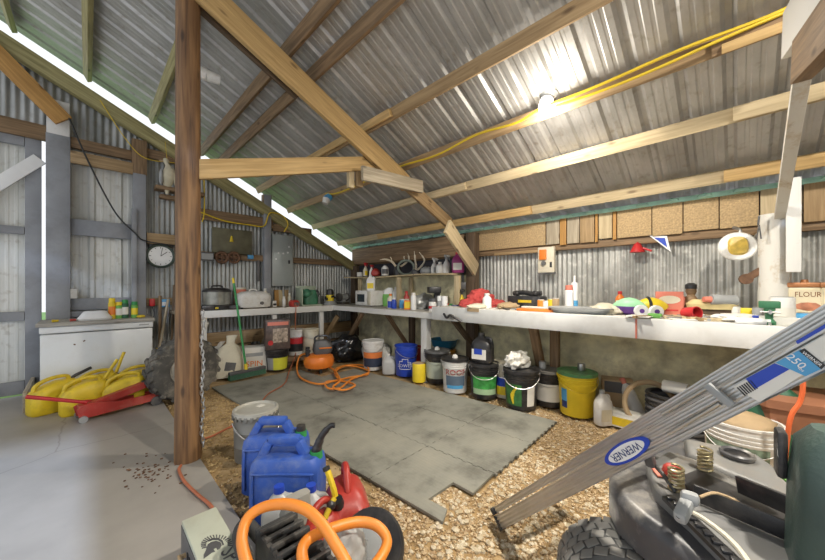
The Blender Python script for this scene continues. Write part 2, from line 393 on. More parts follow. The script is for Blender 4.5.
# mint foam strip in the gap at the eave
M_mint = mat('mint_foam', (.42, .72, .60), .7, var=.2, scale=9)
vs = []
mb = MB().box(3.845, 1.95, 2.0, .025, 7.2, .045, None, .008)
y = -1.4
while y < 5.4: mb.ball((3.83, y, 2.0), .036, 1, .3, 2, (1, 1.6, .7), seed=int(y*9)); y += .229
struct(mb.build('trim_40', M_mint))
struct(board('trim_41', (3.9, -1.6, 1.665), (3.9, 5.5, 1.665), .075, .06, W_old))
struct(board('trim_42', (3.885, -1.6, 1.88), (3.885, 5.5, 1.88), .2, .046, W_dark))
# ground ---------------------------------------------------------
M_dirt = mat('packed_gravel_dirt', (.38, .25, .11), .95, var=.4, scale=9, bump=.8, bscale=90, dirt=(.46, .36, .22), dirt_amt=.7, dirt_scale=9)
vs = []; fs = []; n = 110
for j in range(n+1):
    for i in range(n+1):
        x = .5+3.6*i/n; y = -1.7+7.4*j/n
        vs.append((x, y, -.03+.012*noise.fractal(Vector((x*2.3, y*2.3, 0)), 1, 2, 4)))
for j in range(n):
    for i in range(n): a = j*(n+1)+i; fs.append((a, a+1, a+n+2, a+n+1))
struct(MB().add(vs, fs).build('floor', M_dirt))
m, nt, b = nt_new('smooth_concrete'); L = nt.links.new
tc = nt.nodes.new('ShaderNodeTexCoord'); n1 = nt.nodes.new('ShaderNodeTexNoise'); n1.inputs['Scale'].default_value = 1.4; n1.inputs['Detail'].default_value = 10; n1.inputs['Roughness'].default_value = .6
L(tc.outputs['Object'], n1.inputs['Vector'])
rp = nt.nodes.new('ShaderNodeValToRGB'); rp.color_ramp.elements[0].position = .3; rp.color_ramp.elements[1].position = .75
rp.color_ramp.elements[0].color = (.30, .28, .25, 1); rp.color_ramp.elements[1].color = (.43, .40, .36, 1); L(n1.outputs['Fac'], rp.inputs['Fac'])
vo = nt.nodes.new('ShaderNodeTexVoronoi'); vo.feature = 'DISTANCE_TO_EDGE'; vo.inputs['Scale'].default_value = .55
n2 = nt.nodes.new('ShaderNodeTexNoise'); n2.inputs['Scale'].default_value = 3.2; n2.inputs['Detail'].default_value = 5; L(tc.outputs['Object'], n2.inputs['Vector'])
ad = nt.nodes.new('ShaderNodeMixRGB'); ad.inputs['Fac'].default_value = .12; L(tc.outputs['Object'], ad.inputs['Color1']); L(n2.outputs['Color'], ad.inputs['Color2']); L(ad.outputs['Color'], vo.inputs['Vector'])
r2 = nt.nodes.new('ShaderNodeValToRGB'); r2.color_ramp.elements[0].position = .0; r2.color_ramp.elements[1].position = .003; r2.color_ramp.elements[0].color = (.5,)*3+(1,); r2.color_ramp.elements[1].color = (0, 0, 0, 1)
L(vo.outputs['Distance'], r2.inputs['Fac'])
mx = nt.nodes.new('ShaderNodeMix'); mx.data_type = 'RGBA'; L(r2.outputs['Color'], mx.inputs['Factor']); L(rp.outputs['Color'], mx.inputs['A']); mx.inputs['B'].default_value = (.14, .12, .1, 1)
L(mx.outputs['Result'], b.inputs['Base Color']); b.inputs['Roughness'].default_value = .55
M_conc = m
struct(MB().box(-1.22, 1.95, -.06, 3.56, 7.3, .12, None, .006).build('floor', M_conc))
struct(MB().box(0, 16, -.2, 40, 20.7, .1).build('ground', mat('outdoor_grass', (.13, .24, .05), .9, var=.4, scale=3)))
# loose stones: far too many to count
def mat_points(): return None
bm = bmesh.new(); bmesh.ops.create_icosphere(bm, subdivisions=1, radius=1); IV = [v.co.copy() for v in bm.verts]; bm.verts.index_update(); IF = [[v.index for v in f.verts] for f in bm.faces]; bm.free()
_NL = floor_at(443, 522); _ey = (floor_at(213, 388)-_NL).normalized(); _ex = Vector((math.cos(R(2.5)), math.sin(R(2.5)), 0)); _mw = (floor_at(553, 420)-_NL).dot(_ex)
def in_mat(x, y):
    q = Vector((x, y, 0))-_NL; det = _ex.x*_ey.y-_ex.y*_ey.x
    a = (q.x*_ey.y-q.y*_ey.x)/det; c = (_ex.x*q.y-_ex.y*q.x)/det
    return 0 < a < _mw and 0 < c < 3.6 and not (.07 < a < .30 and c < .17)
def stones(nm, N, smin, smax, m, region, seed):
    rd = random.Random(seed); mb = MB(); k = 0
    while k < N:
        x, y = region(rd)
        if in_mat(x, y): continue
        s = smin+(smax-smin)*rd.random()**2.5
        e = Euler((rd.random()*6, rd.random()*6, rd.random()*6)).to_matrix()
        sc = Vector((s*(.7+.6*rd.random()), s*(.7+.5*rd.random()), s*(.45+.3*rd.random())))
        c = Vector((x, y, -.028+.012*noise.fractal(Vector((x*2.3, y*2.3, 0)), 1, 2, 4)*.8+s*.2))
        ez = Matrix.Rotation(rd.random()*6, 3, 'Z')
        mb.add([c+ez @ Vector((v.x*sc.x, v.y*sc.y, v.z*sc.z)) for v in [u*(.8+.4*rd.random()) for u in IV]], IF); k += 1
    o = mb.build(nm, m, sharp=10); o['kind'] = 'stuff'
    return o
def M_stone_(name, c1, c2):
    m, nt, b = nt_new(name); L = nt.links.new
    g = nt.nodes.new('ShaderNodeNewGeometry'); rp = nt.nodes.new('ShaderNodeValToRGB'); rp.color_ramp.elements[0].color = (*c1, 1); rp.color_ramp.elements[1].color = (*c2, 1)
    L(g.outputs['Random Per Island'], rp.inputs['Fac']); L(rp.outputs['Color'], b.inputs['Base Color']); b.inputs['Roughness'].default_value = .9; return m
def reg_near(rd):
    return (.56+2.6*rd.random(), .35+1.2*rd.random()) if rd.random() < .72 else (.56+3.0*rd.random(), .3+2*rd.random())
o = stones('gravel', 15000, .0035, .015, M_stone_('pale_stone', (.24, .14, .055), (.64, .50, .31)), reg_near, 3)
tag(o, 'loose tan limestone gravel covering the bare ground beside the rubber tiles', 'gravel')
o = stones('gravel', 1500, .008, .021, M_stone_('pale_limestone', (.40, .31, .18), (.68, .60, .46)), lambda rd: (.75+1.6*rd.random(), .45+.85*rd.random()) if rd.random() < .6 else reg_near(rd), 9)
tag(o, 'larger pale limestone pieces scattered on the gravel around the ladder foot', 'gravel')
def reg_far(rd): return (.57+.55*rd.random(), 1.6+3.4*rd.random()) if rd.random() < .55 else (2.4+1.3*rd.random(), .3+2.6*rd.random())
o = stones('wood_chips', 3000, .005, .016, M_stone_('straw_chip', (.30, .19, .07), (.58, .42, .20)), reg_far, 5)
tag(o, 'golden wood chips and straw strewn on the dirt near the post and buckets', 'chips')
# rubber floor tiles ----------------------------------------------
m, nt, b = nt_new('rubber_tile'); L = nt.links.new
tc = nt.nodes.new('ShaderNodeTexCoord'); n1 = nt.nodes.new('ShaderNodeTexNoise'); n1.inputs['Scale'].default_value = 2.1; n1.inputs['Detail'].default_value = 9; n1.inputs['Roughness'].default_value = .65
oi = nt.nodes.new('ShaderNodeNewGeometry'); L(oi.outputs['Position'], n1.inputs['Vector'])
rp = nt.nodes.new('ShaderNodeValToRGB'); e = rp.color_ramp.elements; e[0].position = .33; e[0].color = (.12, .115, .095, 1); e[1].position = .5; e[1].color = (.25, .245, .205, 1)
e2 = rp.color_ramp.elements.new(.75); e2.color = (.33, .31, .25, 1); L(n1.outputs['Fac'], rp.inputs['Fac'])
vo = nt.nodes.new('ShaderNodeTexVoronoi'); vo.inputs['Scale'].default_value = 38; vo.inputs['Randomness'].default_value = 0
L(tc.outputs['Object'], vo.inputs['Vector'])
bp = nt.nodes.new('ShaderNodeBump'); bp.inputs['Strength'].default_value = .35; bp.inputs['Distance'].default_value = .004; L(vo.outputs['Distance'], bp.inputs['Height']); L(bp.outputs['Normal'], b.inputs['Normal'])
L(rp.outputs['Color'], b.inputs['Base Color']); b.inputs['Roughness'].default_value = .72
M_tile = m
NL = floor_at(443, 522); FL = floor_at(213, 388); 
ex = Vector((math.cos(R(2.5)), math.sin(R(2.5)), 0)); ey = (FL-NL).normalized()
# columns run to the right, rows run away from the camera
ncol, nrow = 3, 6
NR = floor_at(553, 420)
CW = (NR-NL).dot(ex)/ncol; RW = ((FL-NL).length+.05)/nrow
colw = ['left', 'middle', 'right']; roww = ['front', 'second', 'third', 'fourth', 'fifth', 'back']
def jig(p0, p1, sgn, teeth=7, d=.012):
    p0, p1 = Vector(p0), Vector(p1); out = []; n = (p1-p0); L_ = n.length; t = n/L_; nn = Vector((-t.y, t.x, 0))*d*sgn
    for k in range(teeth):
        a, b_, c = (k+.25)/teeth, (k+.75)/teeth, 0
        for q, w in ((a, 0), (a-.06/teeth, 1), (b_+.06/teeth, 1), (b_, 0)): out.append(p0+t*(q*L_)+nn*w)
    return out
for r_ in range(nrow):
    for c in range(ncol):
        O = NL+ex*(c*CW)+ey*(r_*RW)
        if c == 2 and r_ >= 5: continue
        g_ = .0025
        A, B, C_, D = (O+ex*g_+ey*g_, O+ex*(CW-g_)+ey*g_, O+ex*(CW-g_)+ey*(RW-g_), O+ex*g_+ey*(RW-g_))
        if r_ == 0 and c == 0:
            v1, v2, v3 = floor_at(447, 509), floor_at(428, 499), floor_at(453, 482)
            poly = [A, v1, v2, v3, floor_at(474, 492)+Vector((-.01, 0, 0))]+[B+ey*.02]
        else:
            poly = [A]
            if r_ == 0: poly += jig(A, B, 1, 7, .010)
            poly += [B]
        if c < ncol-1: poly += jig(B, C_, -1)
        poly += [C_]
        if r_ < nrow-1: poly += jig(C_, D, -1)
        poly += [D]
        if c > 0: poly += jig(D, A, 1)
        if r_ > 0: poly += jig(A, B, 1)[0:0]
        ctr = (A+C_)/2
        loc = [(p.x-ctr.x, p.y-ctr.y) for p in poly]
        # tabs of the neighbour fit over the same line: keep the plain edge there
        o = MB().prism(loc, .016).build('rubber_floor_tile', M_tile, loc=(ctr.x, ctr.y, -.016+.001*((r_+c) % 2)))
        tag(o, 'grey interlocking rubber floor tile, %s row from the camera, %s of the row%s' % (roww[r_], colw[c], ', corner cut away' if r_ == c == 0 else ''), 'floor tile', 'rubber tiles on the gravel')
# ================================================================== TIMBER OVERHEAD
post = tag(MB().lathe([(.082, 0), (.078, .4), (.075, 1.4), (.074, 2.4), (.072, zroof(.49)-.03)], 28).build('wooden_post', wood('round_post_wood', (.07, .032, .015), (.27, .145, .06), rough=.6, grain=3), M=Matrix.Translation((.497, 2.715, 0))), 'round brown pole post rising from the edge of the concrete slab', 'post')
# grain along Z for the pole
mp = [n_ for n_ in post.data.materials[0].node_tree.nodes if n_.type == 'MAPPING']
mp[0].inputs['Scale'].default_value = (16, 16, 1.0)
if len(mp) > 1: mp[1].inputs['Scale'].default_value = (9, 9, 3)
def purlin(a, y0, y1, m, label, w=.10, t=.045, dz=0):
    z = 1.2+2.628-.48*a+dz
    return tag(board('roof_purlin', (a, y0, z), (a, y1, z), w, t, m, up=(-.43, 0, .9)), label, 'beam', 'roof purlins')
purlin(3.62, -1.5, 5.78, W_pale, 'pale roof purlin lowest on the roof, just above the mint foam strip')
purlin(3.07, -1.5, 5.78, W_pale, 'pale roof purlin second up from the right wall, below the lit lamp')
purlin(2.58, -1.5, 5.78, W_mid, 'tan roof purlin carrying the lit lamp and the yellow cable')
purlin(2.05, -1.5, 5.78, W_mid, 'tan roof purlin next above the one with the lit lamp')
purlin(1.45, -1.5, 5.78, W_old, 'dark roof purlin, right one of two close together above the big rafter')
purlin(1.22, -1.5, 5.78, W_old, 'dark roof purlin, left one of two close together above the big rafter')
purlin(.63, -1.5, 5.78, W_green, 'greenish roof purlin just left of the round post')
purlin(.0, -1.5, 5.78, W_green, 'greenish roof purlin seen nearly end-on between post and door')
purlin(-.6, -1.5, 5.78, W_green, 'greenish roof purlin at the far upper left corner')
def splice(p0, p1, m, label, w=.09, t=.04): return tag(board('splice_board', p0, p1, w, t, m, up=(-.43, 0, .9)), label, 'board')
def pur_pt(a, px, dx=-.045, dz=-.01):
    u = (px-CX)/F; return Vector((a+dx, a*(1-u)/(1+u), 1.2+2.628-.48*a+dz))
splice(pur_pt(3.62, 724), pur_pt(3.62, 850), W_new, 'newer yellow board nailed along the lowest purlin at far right')
splice(pur_pt(3.62, 380), pur_pt(3.62, 533), W_new, 'newer yellow board nailed along the lowest purlin left of middle')
splice(pur_pt(3.07, 733), pur_pt(3.07, 850), W_pale, 'pale board doubled on the second purlin beside the white brace')
splice(pur_pt(2.58, 722, -.05, -.05), pur_pt(2.58, 792, -.05, -.05), W_new, 'short yellowish board under the cable purlin at the upper right', .05, .04)
splice(pur_pt(2.58, 712, -.04, -.02), pur_pt(2.58, 800, -.04, -.02), W_old, 'brown board doubled on the cable purlin at the upper right', .09, .03)
splice(pur_pt(2.05, 312), pur_pt(2.05, 394), W_new, 'yellow board doubled on a purlin behind the big rafter', .07, .04)
splice(pur_pt(3.07, 340), pur_pt(3.07, 468), W_pale, 'pale board doubled on the second purlin behind the truss', .08, .04)
# gable rafter
ga, gb = g0+(g0-g1)*.35, g1
tag(board('gable_rafter', Vector((ga.x, 5.5, ga.z)), Vector((gb.x, 5.5, gb.z)), .17, .13, W_green, bev=.03), 'thick greenish sloping rafter along the top of the gable wall', 'beam')
# main truss
YT = 2.63
r0, r1 = atY(207, -6, YT), atY(400, 178, YT); ext = (r1-r0).normalized()
tag(board('truss_rafter', r0-ext*1.6, r1+ext*.1, .20, .045, W_new), 'big new pine rafter slanting down across the middle of the roof', 'beam', None)
tag(board('truss_rafter', r0-ext*1.6+Vector((-.02, .10, .0)), atY(300, 92, YT+.1), .17, .04, W_dark), 'dark old rafter half hidden behind the big new pine rafter', 'beam')
tag(board('truss_rafter', atY(372, 148, YT-.0)+Vector((0, .05, 0)), atY(450, 224, YT+.05), .15, .04, W_mid), 'tan rafter length carrying on down past the brown gusset plank', 'beam')
t0, t1 = atY(192, 168, YT+.03), atY(385, 162.5, YT+.03)
tag(board('truss_tie', t0+Vector((.02, .03, 0)), t1+Vector((0, .03, 0)), .135, .045, W_new), 'pale pine tie beam from the round post to the big rafter', 'beam')
tag(board('gusset_plank', atY(362, 173, YT-.06), atY(422, 187, YT-.06), .14, .04, W_grey), 'short weathered plank nailed across the foot of the big rafter', 'plank')
tag(board('wood_block', atY(350.5, 171, YT+.08), atY(350.5, 188, YT+.08), .06, .05, W_pale, up=(1, 0, 0)), 'small pine block hanging below the tie beam, left one', 'block')
tag(board('wood_block', atY(359, 172, YT+.06), atY(359, 187, YT+.06), .07, .04, W_mid, up=(1, 0, 0)), 'small tan block behind the end of the weathered gusset plank', 'block')
b0 = atX(447, 226, 3.05); b1 = atX(476, 270, 3.78); 
tag(board('knee_brace', b0, b1, .20, .04, W_pale, bev=.004), 'wide pale knee brace running down to the dark wall post by the shelf', 'brace')
tag(board('wall_post', (3.78, 2.60, -.03), (3.78, 2.60, 1.95), .14, .12, W_dark, up=(0, 1, 0)), 'dark wall post at the right end of the corner shelf', 'post')
# orange diagonal at left
o0, o1 = gy(-25, 32, 5.38), gy(64, 121, 5.38)
tag(board('diagonal_brace', o0, o1, .17, .04, W_org), 'orange-stained diagonal plank at the upper left above the door', 'brace')
# dark twin lower board at the corner eave
tag(board('header_beam', (3.80, 5.5, 1.80), (3.80, 2.75, 1.80), .30, .05, W_old), 'brown header board above the corner shelf', 'beam')
# patchwork of boards under the eave
edges = [(470, 546, M_osb, 'long chipboard strip nearest the knee brace', 0), (547, 560, W_grey, 'weathered grey board left of the wall controller', .0), (560.5, 567, W_org, 'narrow orange board directly above the wall controller', .02), (567.5, 580, W_grey, 'grey grained board right of the narrow orange one', .01), (580.5, 595, W_mid, 'board with a dark smoky stain', .015), (595.5, 598.5, W_org, 'thinnest orange slat, the left one', .02), (599, 612.5, W_pale, 'pale board between two thin orange slats', -.01), (613, 617, W_org, 'thin orange slat beside the chipboard square', .01), (617.5, 652, M_osb, 'chipboard square above the red funnel', .0), (652.5, 683, M_osb, 'chipboard square above the triangular pennant', .01), (683.5, 719, M_osb, 'chipboard square left of the hanging white lamp', -.005), (719.5, 759, M_osb, 'chipboard square above the hanging white lamp', .0), (760, 802, W_pale, 'pale board behind the white column', .02), (803, 860, W_mid, 'tan board at the far right above the flour tin', .01)]
for (pa, pb, m_, lb, dz) in edges:
    A, B = atX(pa, HY, 3.86), atX(pb, HY, 3.86)
    o = MB().box(0, 0, 0, .31+dz, .025, abs(A.y-B.y)-.004, None, .002).build('eave_board', m_, M=Matrix.Translation((3.853-(dz*.3), (A.y+B.y)/2, 1.855-dz/2)) @ Matrix.Rotation(R(-90), 4, 'Z') @ Matrix.Rotation(R(90), 4, 'Y'))
    tag(o, lb+', nailed under the eave', 'board', 'boards under the eave')
tag(board('hanging_rail', (3.855, 2.3, 1.635), (3.855, 1.68, 1.635), .035, .03, W_mid), 'thin wooden rail on the metal wall left of the controller', 'rail')
# right-hand truss and column
cx = atX(774, HY, 3.72)
mb = MB().lathe([(.085, .962), (.085, 1.35), (.082, 1.74)], 20, x=0, y=0)
o = mb.build('column', W_whtworn, loc=(3.62, cx.y*3.62/3.72, 0)); tag(o, 'stout white-painted round column standing at the back of the right bench', 'post')
tag(board('column_plank', atX(793.5, 178, 3.45), atX(793.5, 272, 3.45), .07, .03, W_wht, up=(0, 1, 0)), 'narrow white plank hanging beside the white column', 'plank')
tag(board('truss_brace', atX(780, 216, 3.52), atX(808, 38, 2.05), .055, .045, W_whtworn, up=(0, 1, 0)), 'white-painted slanting brace rising from the white column', 'brace')
tag(board('truss_rafter', atX(790, 34, 2.28), atX(840, -44, 1.7), .2, .05, W_wht, up=(0, 0, 1)), 'white-primed rafter end with nail heads at the top right corner', 'beam')
tag(board('truss_tie', atX(802, 60, 2.1), atX(850, 4, 1.55), .17, .06, W_old, up=(0, 0, 1)), 'brown double tie plank at the top right corner', 'beam')
# ================================================================== KIT OF SMALL THINGS
def bottle(name, label, cat, loc, r, h, mb_, mc, ml=None, neck=.38, group=None, rot=None, sh=.62, oval=1.0, text=None, mt=None, lz=(.14, .55), half=55):
    t = thing(name, label, cat, loc, face(loc), group, rot)
    b = MB().lathe([(0, 0), (r*.94, 0), (r, .02*h), (r, sh*h), (r*.86, (sh+.08)*h), (r*neck, .84*h), (r*neck, .87*h), (0, .87*h)], 18)
    o = b.build('body', mb_, t); o.scale = (1, oval, 1)
    c = MB().lathe([(0, .85*h), (r*neck*1.2, .85*h), (r*neck*1.15, h*.99), (0, h)], 14).build('cap', mc, t)
    if ml:
        l_ = MB().patch(r, r, -90-half, -90+half, lz[0]*h, lz[1]*h, 10).build('label', ml, t); l_.scale = (1, oval, 1)
        if text: MB().wrap_text(text, h*.12, r, -90, (lz[0]+lz[1])/2*h).build('lettering', mt or M_whit2, l_)
    return t
def spray_bottle(label, loc, r, h, mb_, mc, ml=None, group=None, oval=.7):
    t = thing('spray_bottle', label, 'bottle', loc, face(loc, 50), group)
    o = MB().lathe([(0, 0), (r*.95, 0), (r, .03*h), (r*.97, .4*h), (r*.7, .55*h), (r*.3, .68*h), (r*.3, .74*h), (0, .74*h)], 18).build('body', mb_, t); o.scale = (1, oval, 1)
    if ml: l_ = MB().patch(r, r*.97, -145, -35, .08*h, .38*h, 10).build('label', ml, t); l_.scale = (1, oval, 1)
    hd = MB().box(.1*r, 0, .9*h, r*1.5, r*.5, .13*h, None, r*.12).cyl((0, 0, .73*h), (0, 0, .85*h), r*.34)
    hd.box(r*1.0, 0, .9*h, r*.5, r*.35, .07*h, None, r*.08)
    hd.tube([(r*.75, 0, .85*h), (r*.9, 0, .76*h), (r*.8, 0, .7*h)], r*.12, 6)
    hd.build('trigger_head', mc, t); return t
def can(name, label, cat, loc, r, h, mb_, ml=None, mtop=None, group=None, text=None, mt=None, lz=(.08, .92), half=88, rot=None, ts=.2):
    t = thing(name, label, cat, loc, face(loc), group, rot)
    MB().lathe([(0, 0), (r*.97, 0), (r, .01), (r, h-.01), (r*.95, h), (r*.9, h-.006), (0, h-.006)], 22).build('body', mb_, t)
    MB().lathe([(0, h-.005), (r*.85, h-.005), (r*.85, h+.004), (0, h+.004)], 20).build('lid', mtop or M_steel, t)
    if ml:
        l_ = MB().patch(r, r, -90-half, -90+half, lz[0]*h, lz[1]*h, 14).build('label', ml, t)
        if text: MB().wrap_text(text, h*ts, r, -90, h*.55).build('lettering', mt or M_black, l_)
    return t
def aerosol(label, loc, r, h, mb_, mc, ml=None, group=None):
    t = thing('spray_can', label, 'spray can', loc, face(loc), group)
    MB().lathe([(0, 0), (r, 0), (r, .76*h), (r*.8, .8*h), (r*.6, .82*h), (0, .82*h)], 18).build('body', mb_, t)
    MB().lathe([(0, .8*h), (r*.86, .8*h), (r*.84, .98*h), (r*.7, h), (0, h)], 18).build('cap', mc, t)
    if ml: MB().patch(r, r, -150, -30, .2*h, .6*h, 10).build('label', ml, t)
    return t
def bucket(label, loc, r, h, mb_, ml=None, extra=0, taper=.88, handle=True, group=None, patches=(), texts=(), lid_knob=False, name='bucket', handle_up=False, cat='bucket', mh=None):
    """tapered pail; patches: (a0,a1,z0,z1,mat) in degrees about the camera-facing side and fractions of height; texts: (string,size,angle,z,mat)"""
    t = thing(name, label, cat, loc, face(loc, extra), group)
    rb = r*taper
    def rr(z): return rb+(r-rb)*z/h
    pf = [(0, 0), (rb*.98, 0), (rb, .008), (rr(.72*h), .72*h)]
    for z in (.74, .80, .86): pf += [(rr(z*h)+.006, z*h), (rr((z+.02)*h)+.006, (z+.02)*h), (rr((z+.025)*h), (z+.025)*h)]
    pf += [(rr(.95*h), .95*h), (r+.006, .955*h), (r+.006, .985*h)]
    if ml: pf = pf[:-2]; pf += [(r*.9, .97*h), (0, .97*h)]
    else: pf += [(r-.008, .985*h), (rb-.008, .03), (0, .03)]
    body = MB().lathe(pf, 32).build('body', mb_, t)
    if ml:
        lp = [(0, .95*h), (r+.011, .93*h), (r+.011, h), (r*.93, h+.002), (r*.90, h-.003), (0, h-.003)]
        l = MB().lathe(lp, 32).build('lid', ml, t)
        if lid_knob: MB().lathe([(0, h-.012), (.035, h-.012), (.03, h+.02), (.02, h+.035), (0, h+.035)], 14).build('spout_cap', M_white, l)
    for k, (a0, a1, z0, z1, m_) in enumerate(patches):
        q = MB().patch(rr(z0*h), rr(z1*h), -90+a0, -90+a1, z0*h, z1*h, 12, .0015+.0006*k).build('label', m_, t)
    for (s_, sz, a, z, m_) in texts: MB().wrap_text(s_, sz, rr(z*h), -90+a, z*h, .0055).build('lettering', m_, t)
    if handle:
        pts = []
        for k in range(13):
            a = math.pi*k/12; dr = (r+.012)*math.cos(a)
            if handle_up: pts.append((dr, 0, .9*h+math.sin(a)*r*1.1))
            else: pts.append((dr, -math.sin(a)*(r*1.02)-.0, .9*h-math.sin(a)*r*.75))
        hd = MB().tube(pts, .0035, 6, res=2); hd.cyl((-r-.016, 0, .9*h), (-r+.002, 0, .9*h), .014, seg=10).cyl((r-.002, 0, .9*h), (r+.016, 0, .9*h), .014, seg=10)
        hd.build('handle', mh or M_steel, t)
    return t
def carton(name, label, cat, loc, size, m_, rotz=0, face_m=None, text=None, mt=None, ts=.05, group=None, bev=.003, tilt=None, fz=(.15, .85)):
    t = thing(name, label, cat, loc, rotz, group, rot=tilt)
    sx, sy, sz = size
    MB().box(0, 0, sz/2, sx, sy, sz, None, bev).build('body', m_, t)
    if face_m:
        f = MB().box(0, -sy/2-.0008, sz*(fz[0]+fz[1])/2, sx*.86, .0016, sz*(fz[1]-fz[0])).build('label', face_m, t)
        if text: MB().text(text, ts, Matrix.Translation((0, -sy/2-.0022, sz*(fz[0]+fz[1])/2)) @ Matrix.Rotation(R(90), 4, 'X')).build('lettering', mt or M_black, f)
    return t
def cable(name, label, cat, pts, r, m_, seg=7, res=6, group=None): return tag(MB().tube(pts, r, seg, res=res).build(name, m_), label, cat, group)
def jug(name, label, cat, loc, w, d, h, m_, mc, rotz=0, ml=None, group=None, rot=None):
    """moulded jug with side handle and screw cap"""
    t = thing(name, label, cat, loc, rotz, group, rot)
    MB().loft([(0, 0, 0, w*.92, d*.92), (0, 0, .012, w, d), (0, 0, h*.58, w, d), (0, 0, h*.68, w*.93, d*.9), (-w*.03, 0, h*.8, w*.62, d*.58, 3), (-w*.06, 0, h*.88, w*.30, d*.34, 2), (-w*.06, 0, h*.92, w*.28, d*.3, 2)]).build('body', m_, t)
    MB().tube([(w*.12, 0, h*.83), (w*.36, 0, h*.82), (w*.44, 0, h*.68), (w*.42, 0, h*.5)], w*.085, 10).build('handle', m_, t)
    MB().lathe([(0, h*.9), (w*.16, h*.9), (w*.15, h), (0, h)], 16, x=-w*.06).build('cap', mc, t)
    if ml: MB().box(-w*.05, -d/2-.0008, h*.3, w*.7, .0016, h*.34).build('label', ml, t)
    return t
def lumpy(name, label, cat, loc, r, m_, sc=(1, 1, .8), amp=.35, fr=2.2, seed=1, sub=4, group=None):
    """soft crumpled heap resting on its flat underside"""
    mb = MB().ball((0, 0, 0), r, sub, amp*.55, fr, sc, seed=seed)
    for i, v in enumerate(mb.v):
        k = 1+.13*noise.noise(v*(9/r*.12)+Vector((seed, 0, 0)))+.06*noise.noise(v*(22/r*.12)+Vector((0, seed, 0)))
        mb.v[i] = v*k
    zb = -.62*r*sc[2]
    for v in mb.v: v.z = max(v.z, zb)-zb
    o = mb.build(name, m_, loc=loc, sharp=70)
    return tag(o, label, cat, group)
# ================================================================== ALONG THE GABLE WALL
# chest freezer with a board on it
t = thing('chest_freezer', 'white chest freezer standing against the gable wall behind the yellow fuel cans', 'freezer', (.105, 5.16, 0))
fz = mat('white_enamel', (.70, .72, .72), .3, var=.03, dirt=(.45, .42, .36), dirt_amt=.25, dirt_scale=4)
MB().box(0, 0, .37, .88, .54, .70, None, .012).build('cabinet', fz, t)
MB().box(0, -.005, .765, .89, .56, .07, None, .012).build('lid', fz, t)
MB().box(.36, -.287, .765, .09, .006, .012).build('badge', M_grey, t)
for x in (-.4, .4):
    for y in (-.22, .22): MB().cyl((x, y, 0), (x, y, .03), .02, seg=10).build('foot', M_black, t)
MB().box(-.2, -.271, .60, .016, .003, .012, rot=(0, 25, 0)).build('rust_chip', M_rust, t); MB().box(-.13, -.271, .63, .018, .003, .012, rot=(0, -30, 0)).build('rust_chip', M_rust, t)
tag(MB().box(.1, 5.14, .82, .92, .60, .036, None, .004).build('board_top', wood('grey_board', (.25, .23, .20), (.40, .38, .33))), 'grey board lying on top of the chest freezer', 'board')
ZT = .838
def onfz(px, Y=5.05): return gbench_at(px, Y, ZT)
for px, m_, cp, ml, lb, h in ((112, M_yel, M_yel2, M_org2, 'tall yellow and orange spray can on the freezer', .235), (119, M_lime, M_yel2, M_paper, 'green spray can with a yellow cap beside the tall yellow can', .19), (125, M_dgreen, M_green, M_paper, 'dark green spray can, middle of the freezer group', .215), (134.5, M_lime, M_green, M_yel2, 'green and yellow spray can at the right end of the freezer top', .19)):
    aerosol(lb, onfz(px), .033, h, m_, cp, ml, 'spray cans on the freezer')
p = onfz(95, 5.0)
t = tag(MB().loft([(0, 0, 0, .26, .15, 3), (0, 0, .02, .28, .17, 3), (0, 0, .09, .19, .11, 3), (0, 0, .1, .16, .09, 3)]).build('foam_tray', M_whit2, loc=p), 'white moulded foam block on the freezer top', 'packaging')
def screwdriver(p0, p1, m_, label):
    t = thing('screwdriver', label, 'tool', p0); d = Vector(p1)-Vector(p0)
    MB().cyl((0, 0, 0), d*.45, .014, .011, 10).build('handle', m_, t); MB().cyl(d*.45, d, .005, .004, 8).build('shaft', M_steel, t)
screwdriver(onfz(52, 4.95)+Vector((0, 0, .014)), onfz(66, 4.98)+Vector((0, 0, .014)), M_yel, 'yellow-handled screwdriver at the left end of the freezer top')
screwdriver(onfz(70, 4.95)+Vector((0, 0, .014)), onfz(83, 4.97)+Vector((0, 0, .014)), M_red, 'red-handled tool lying left of the foam block on the freezer')
lumpy('rag', 'small yellow rag right of the spray cans on the freezer', 'rag', onfz(141, 5.0), .035, M_yel, (1.2, 1, .6), seed=4, sub=2)
p = atY(65, 295, 5.49); carton('wood_block', 'worn white block resting on the grey rail above the freezer', 'block', (p.x, 5.49, gz(90, 304)+.07), (.2, .07, .11), M_whtworn_ if 'M_whtworn_' in globals() else W_whtworn)
# clock
c = atY(161, 256, 5.46)
t = thing('wall_clock', 'round white wall clock with dark green rim', 'clock', (c.x, 5.50, c.z), 0, None, rot=(R(90), 0, 0))
mr = mat('clock_rim', (.03, .05, .035), .4)
MB().lathe([(.130, 0), (.158, 0), (.162, .02), (.155, .035), (.135, .03), (.130, .02), (.130, 0)], 40, cap=False).build('rim', mr, t)
f = MB().lathe([(0, 0), (.136, 0), (.136, .014), (0, .014)], 36).build('dial', M_whit2, t)
for k in range(12): a = k*math.pi/6; MB().box(.112*math.cos(a), .112*math.sin(a), .0148, .024 if k % 3 == 0 else .014, .006, .0016, rot=(0, 0, math.degrees(a))).build('hour_mark', M_black, f)
MB().bar((0, 0, .017), (.07, .06, .017), .002, .008).build('hand', M_black, t); MB().bar((0, 0, .019), (.02, .115, .019), .002, .006).build('hand', M_black, t)
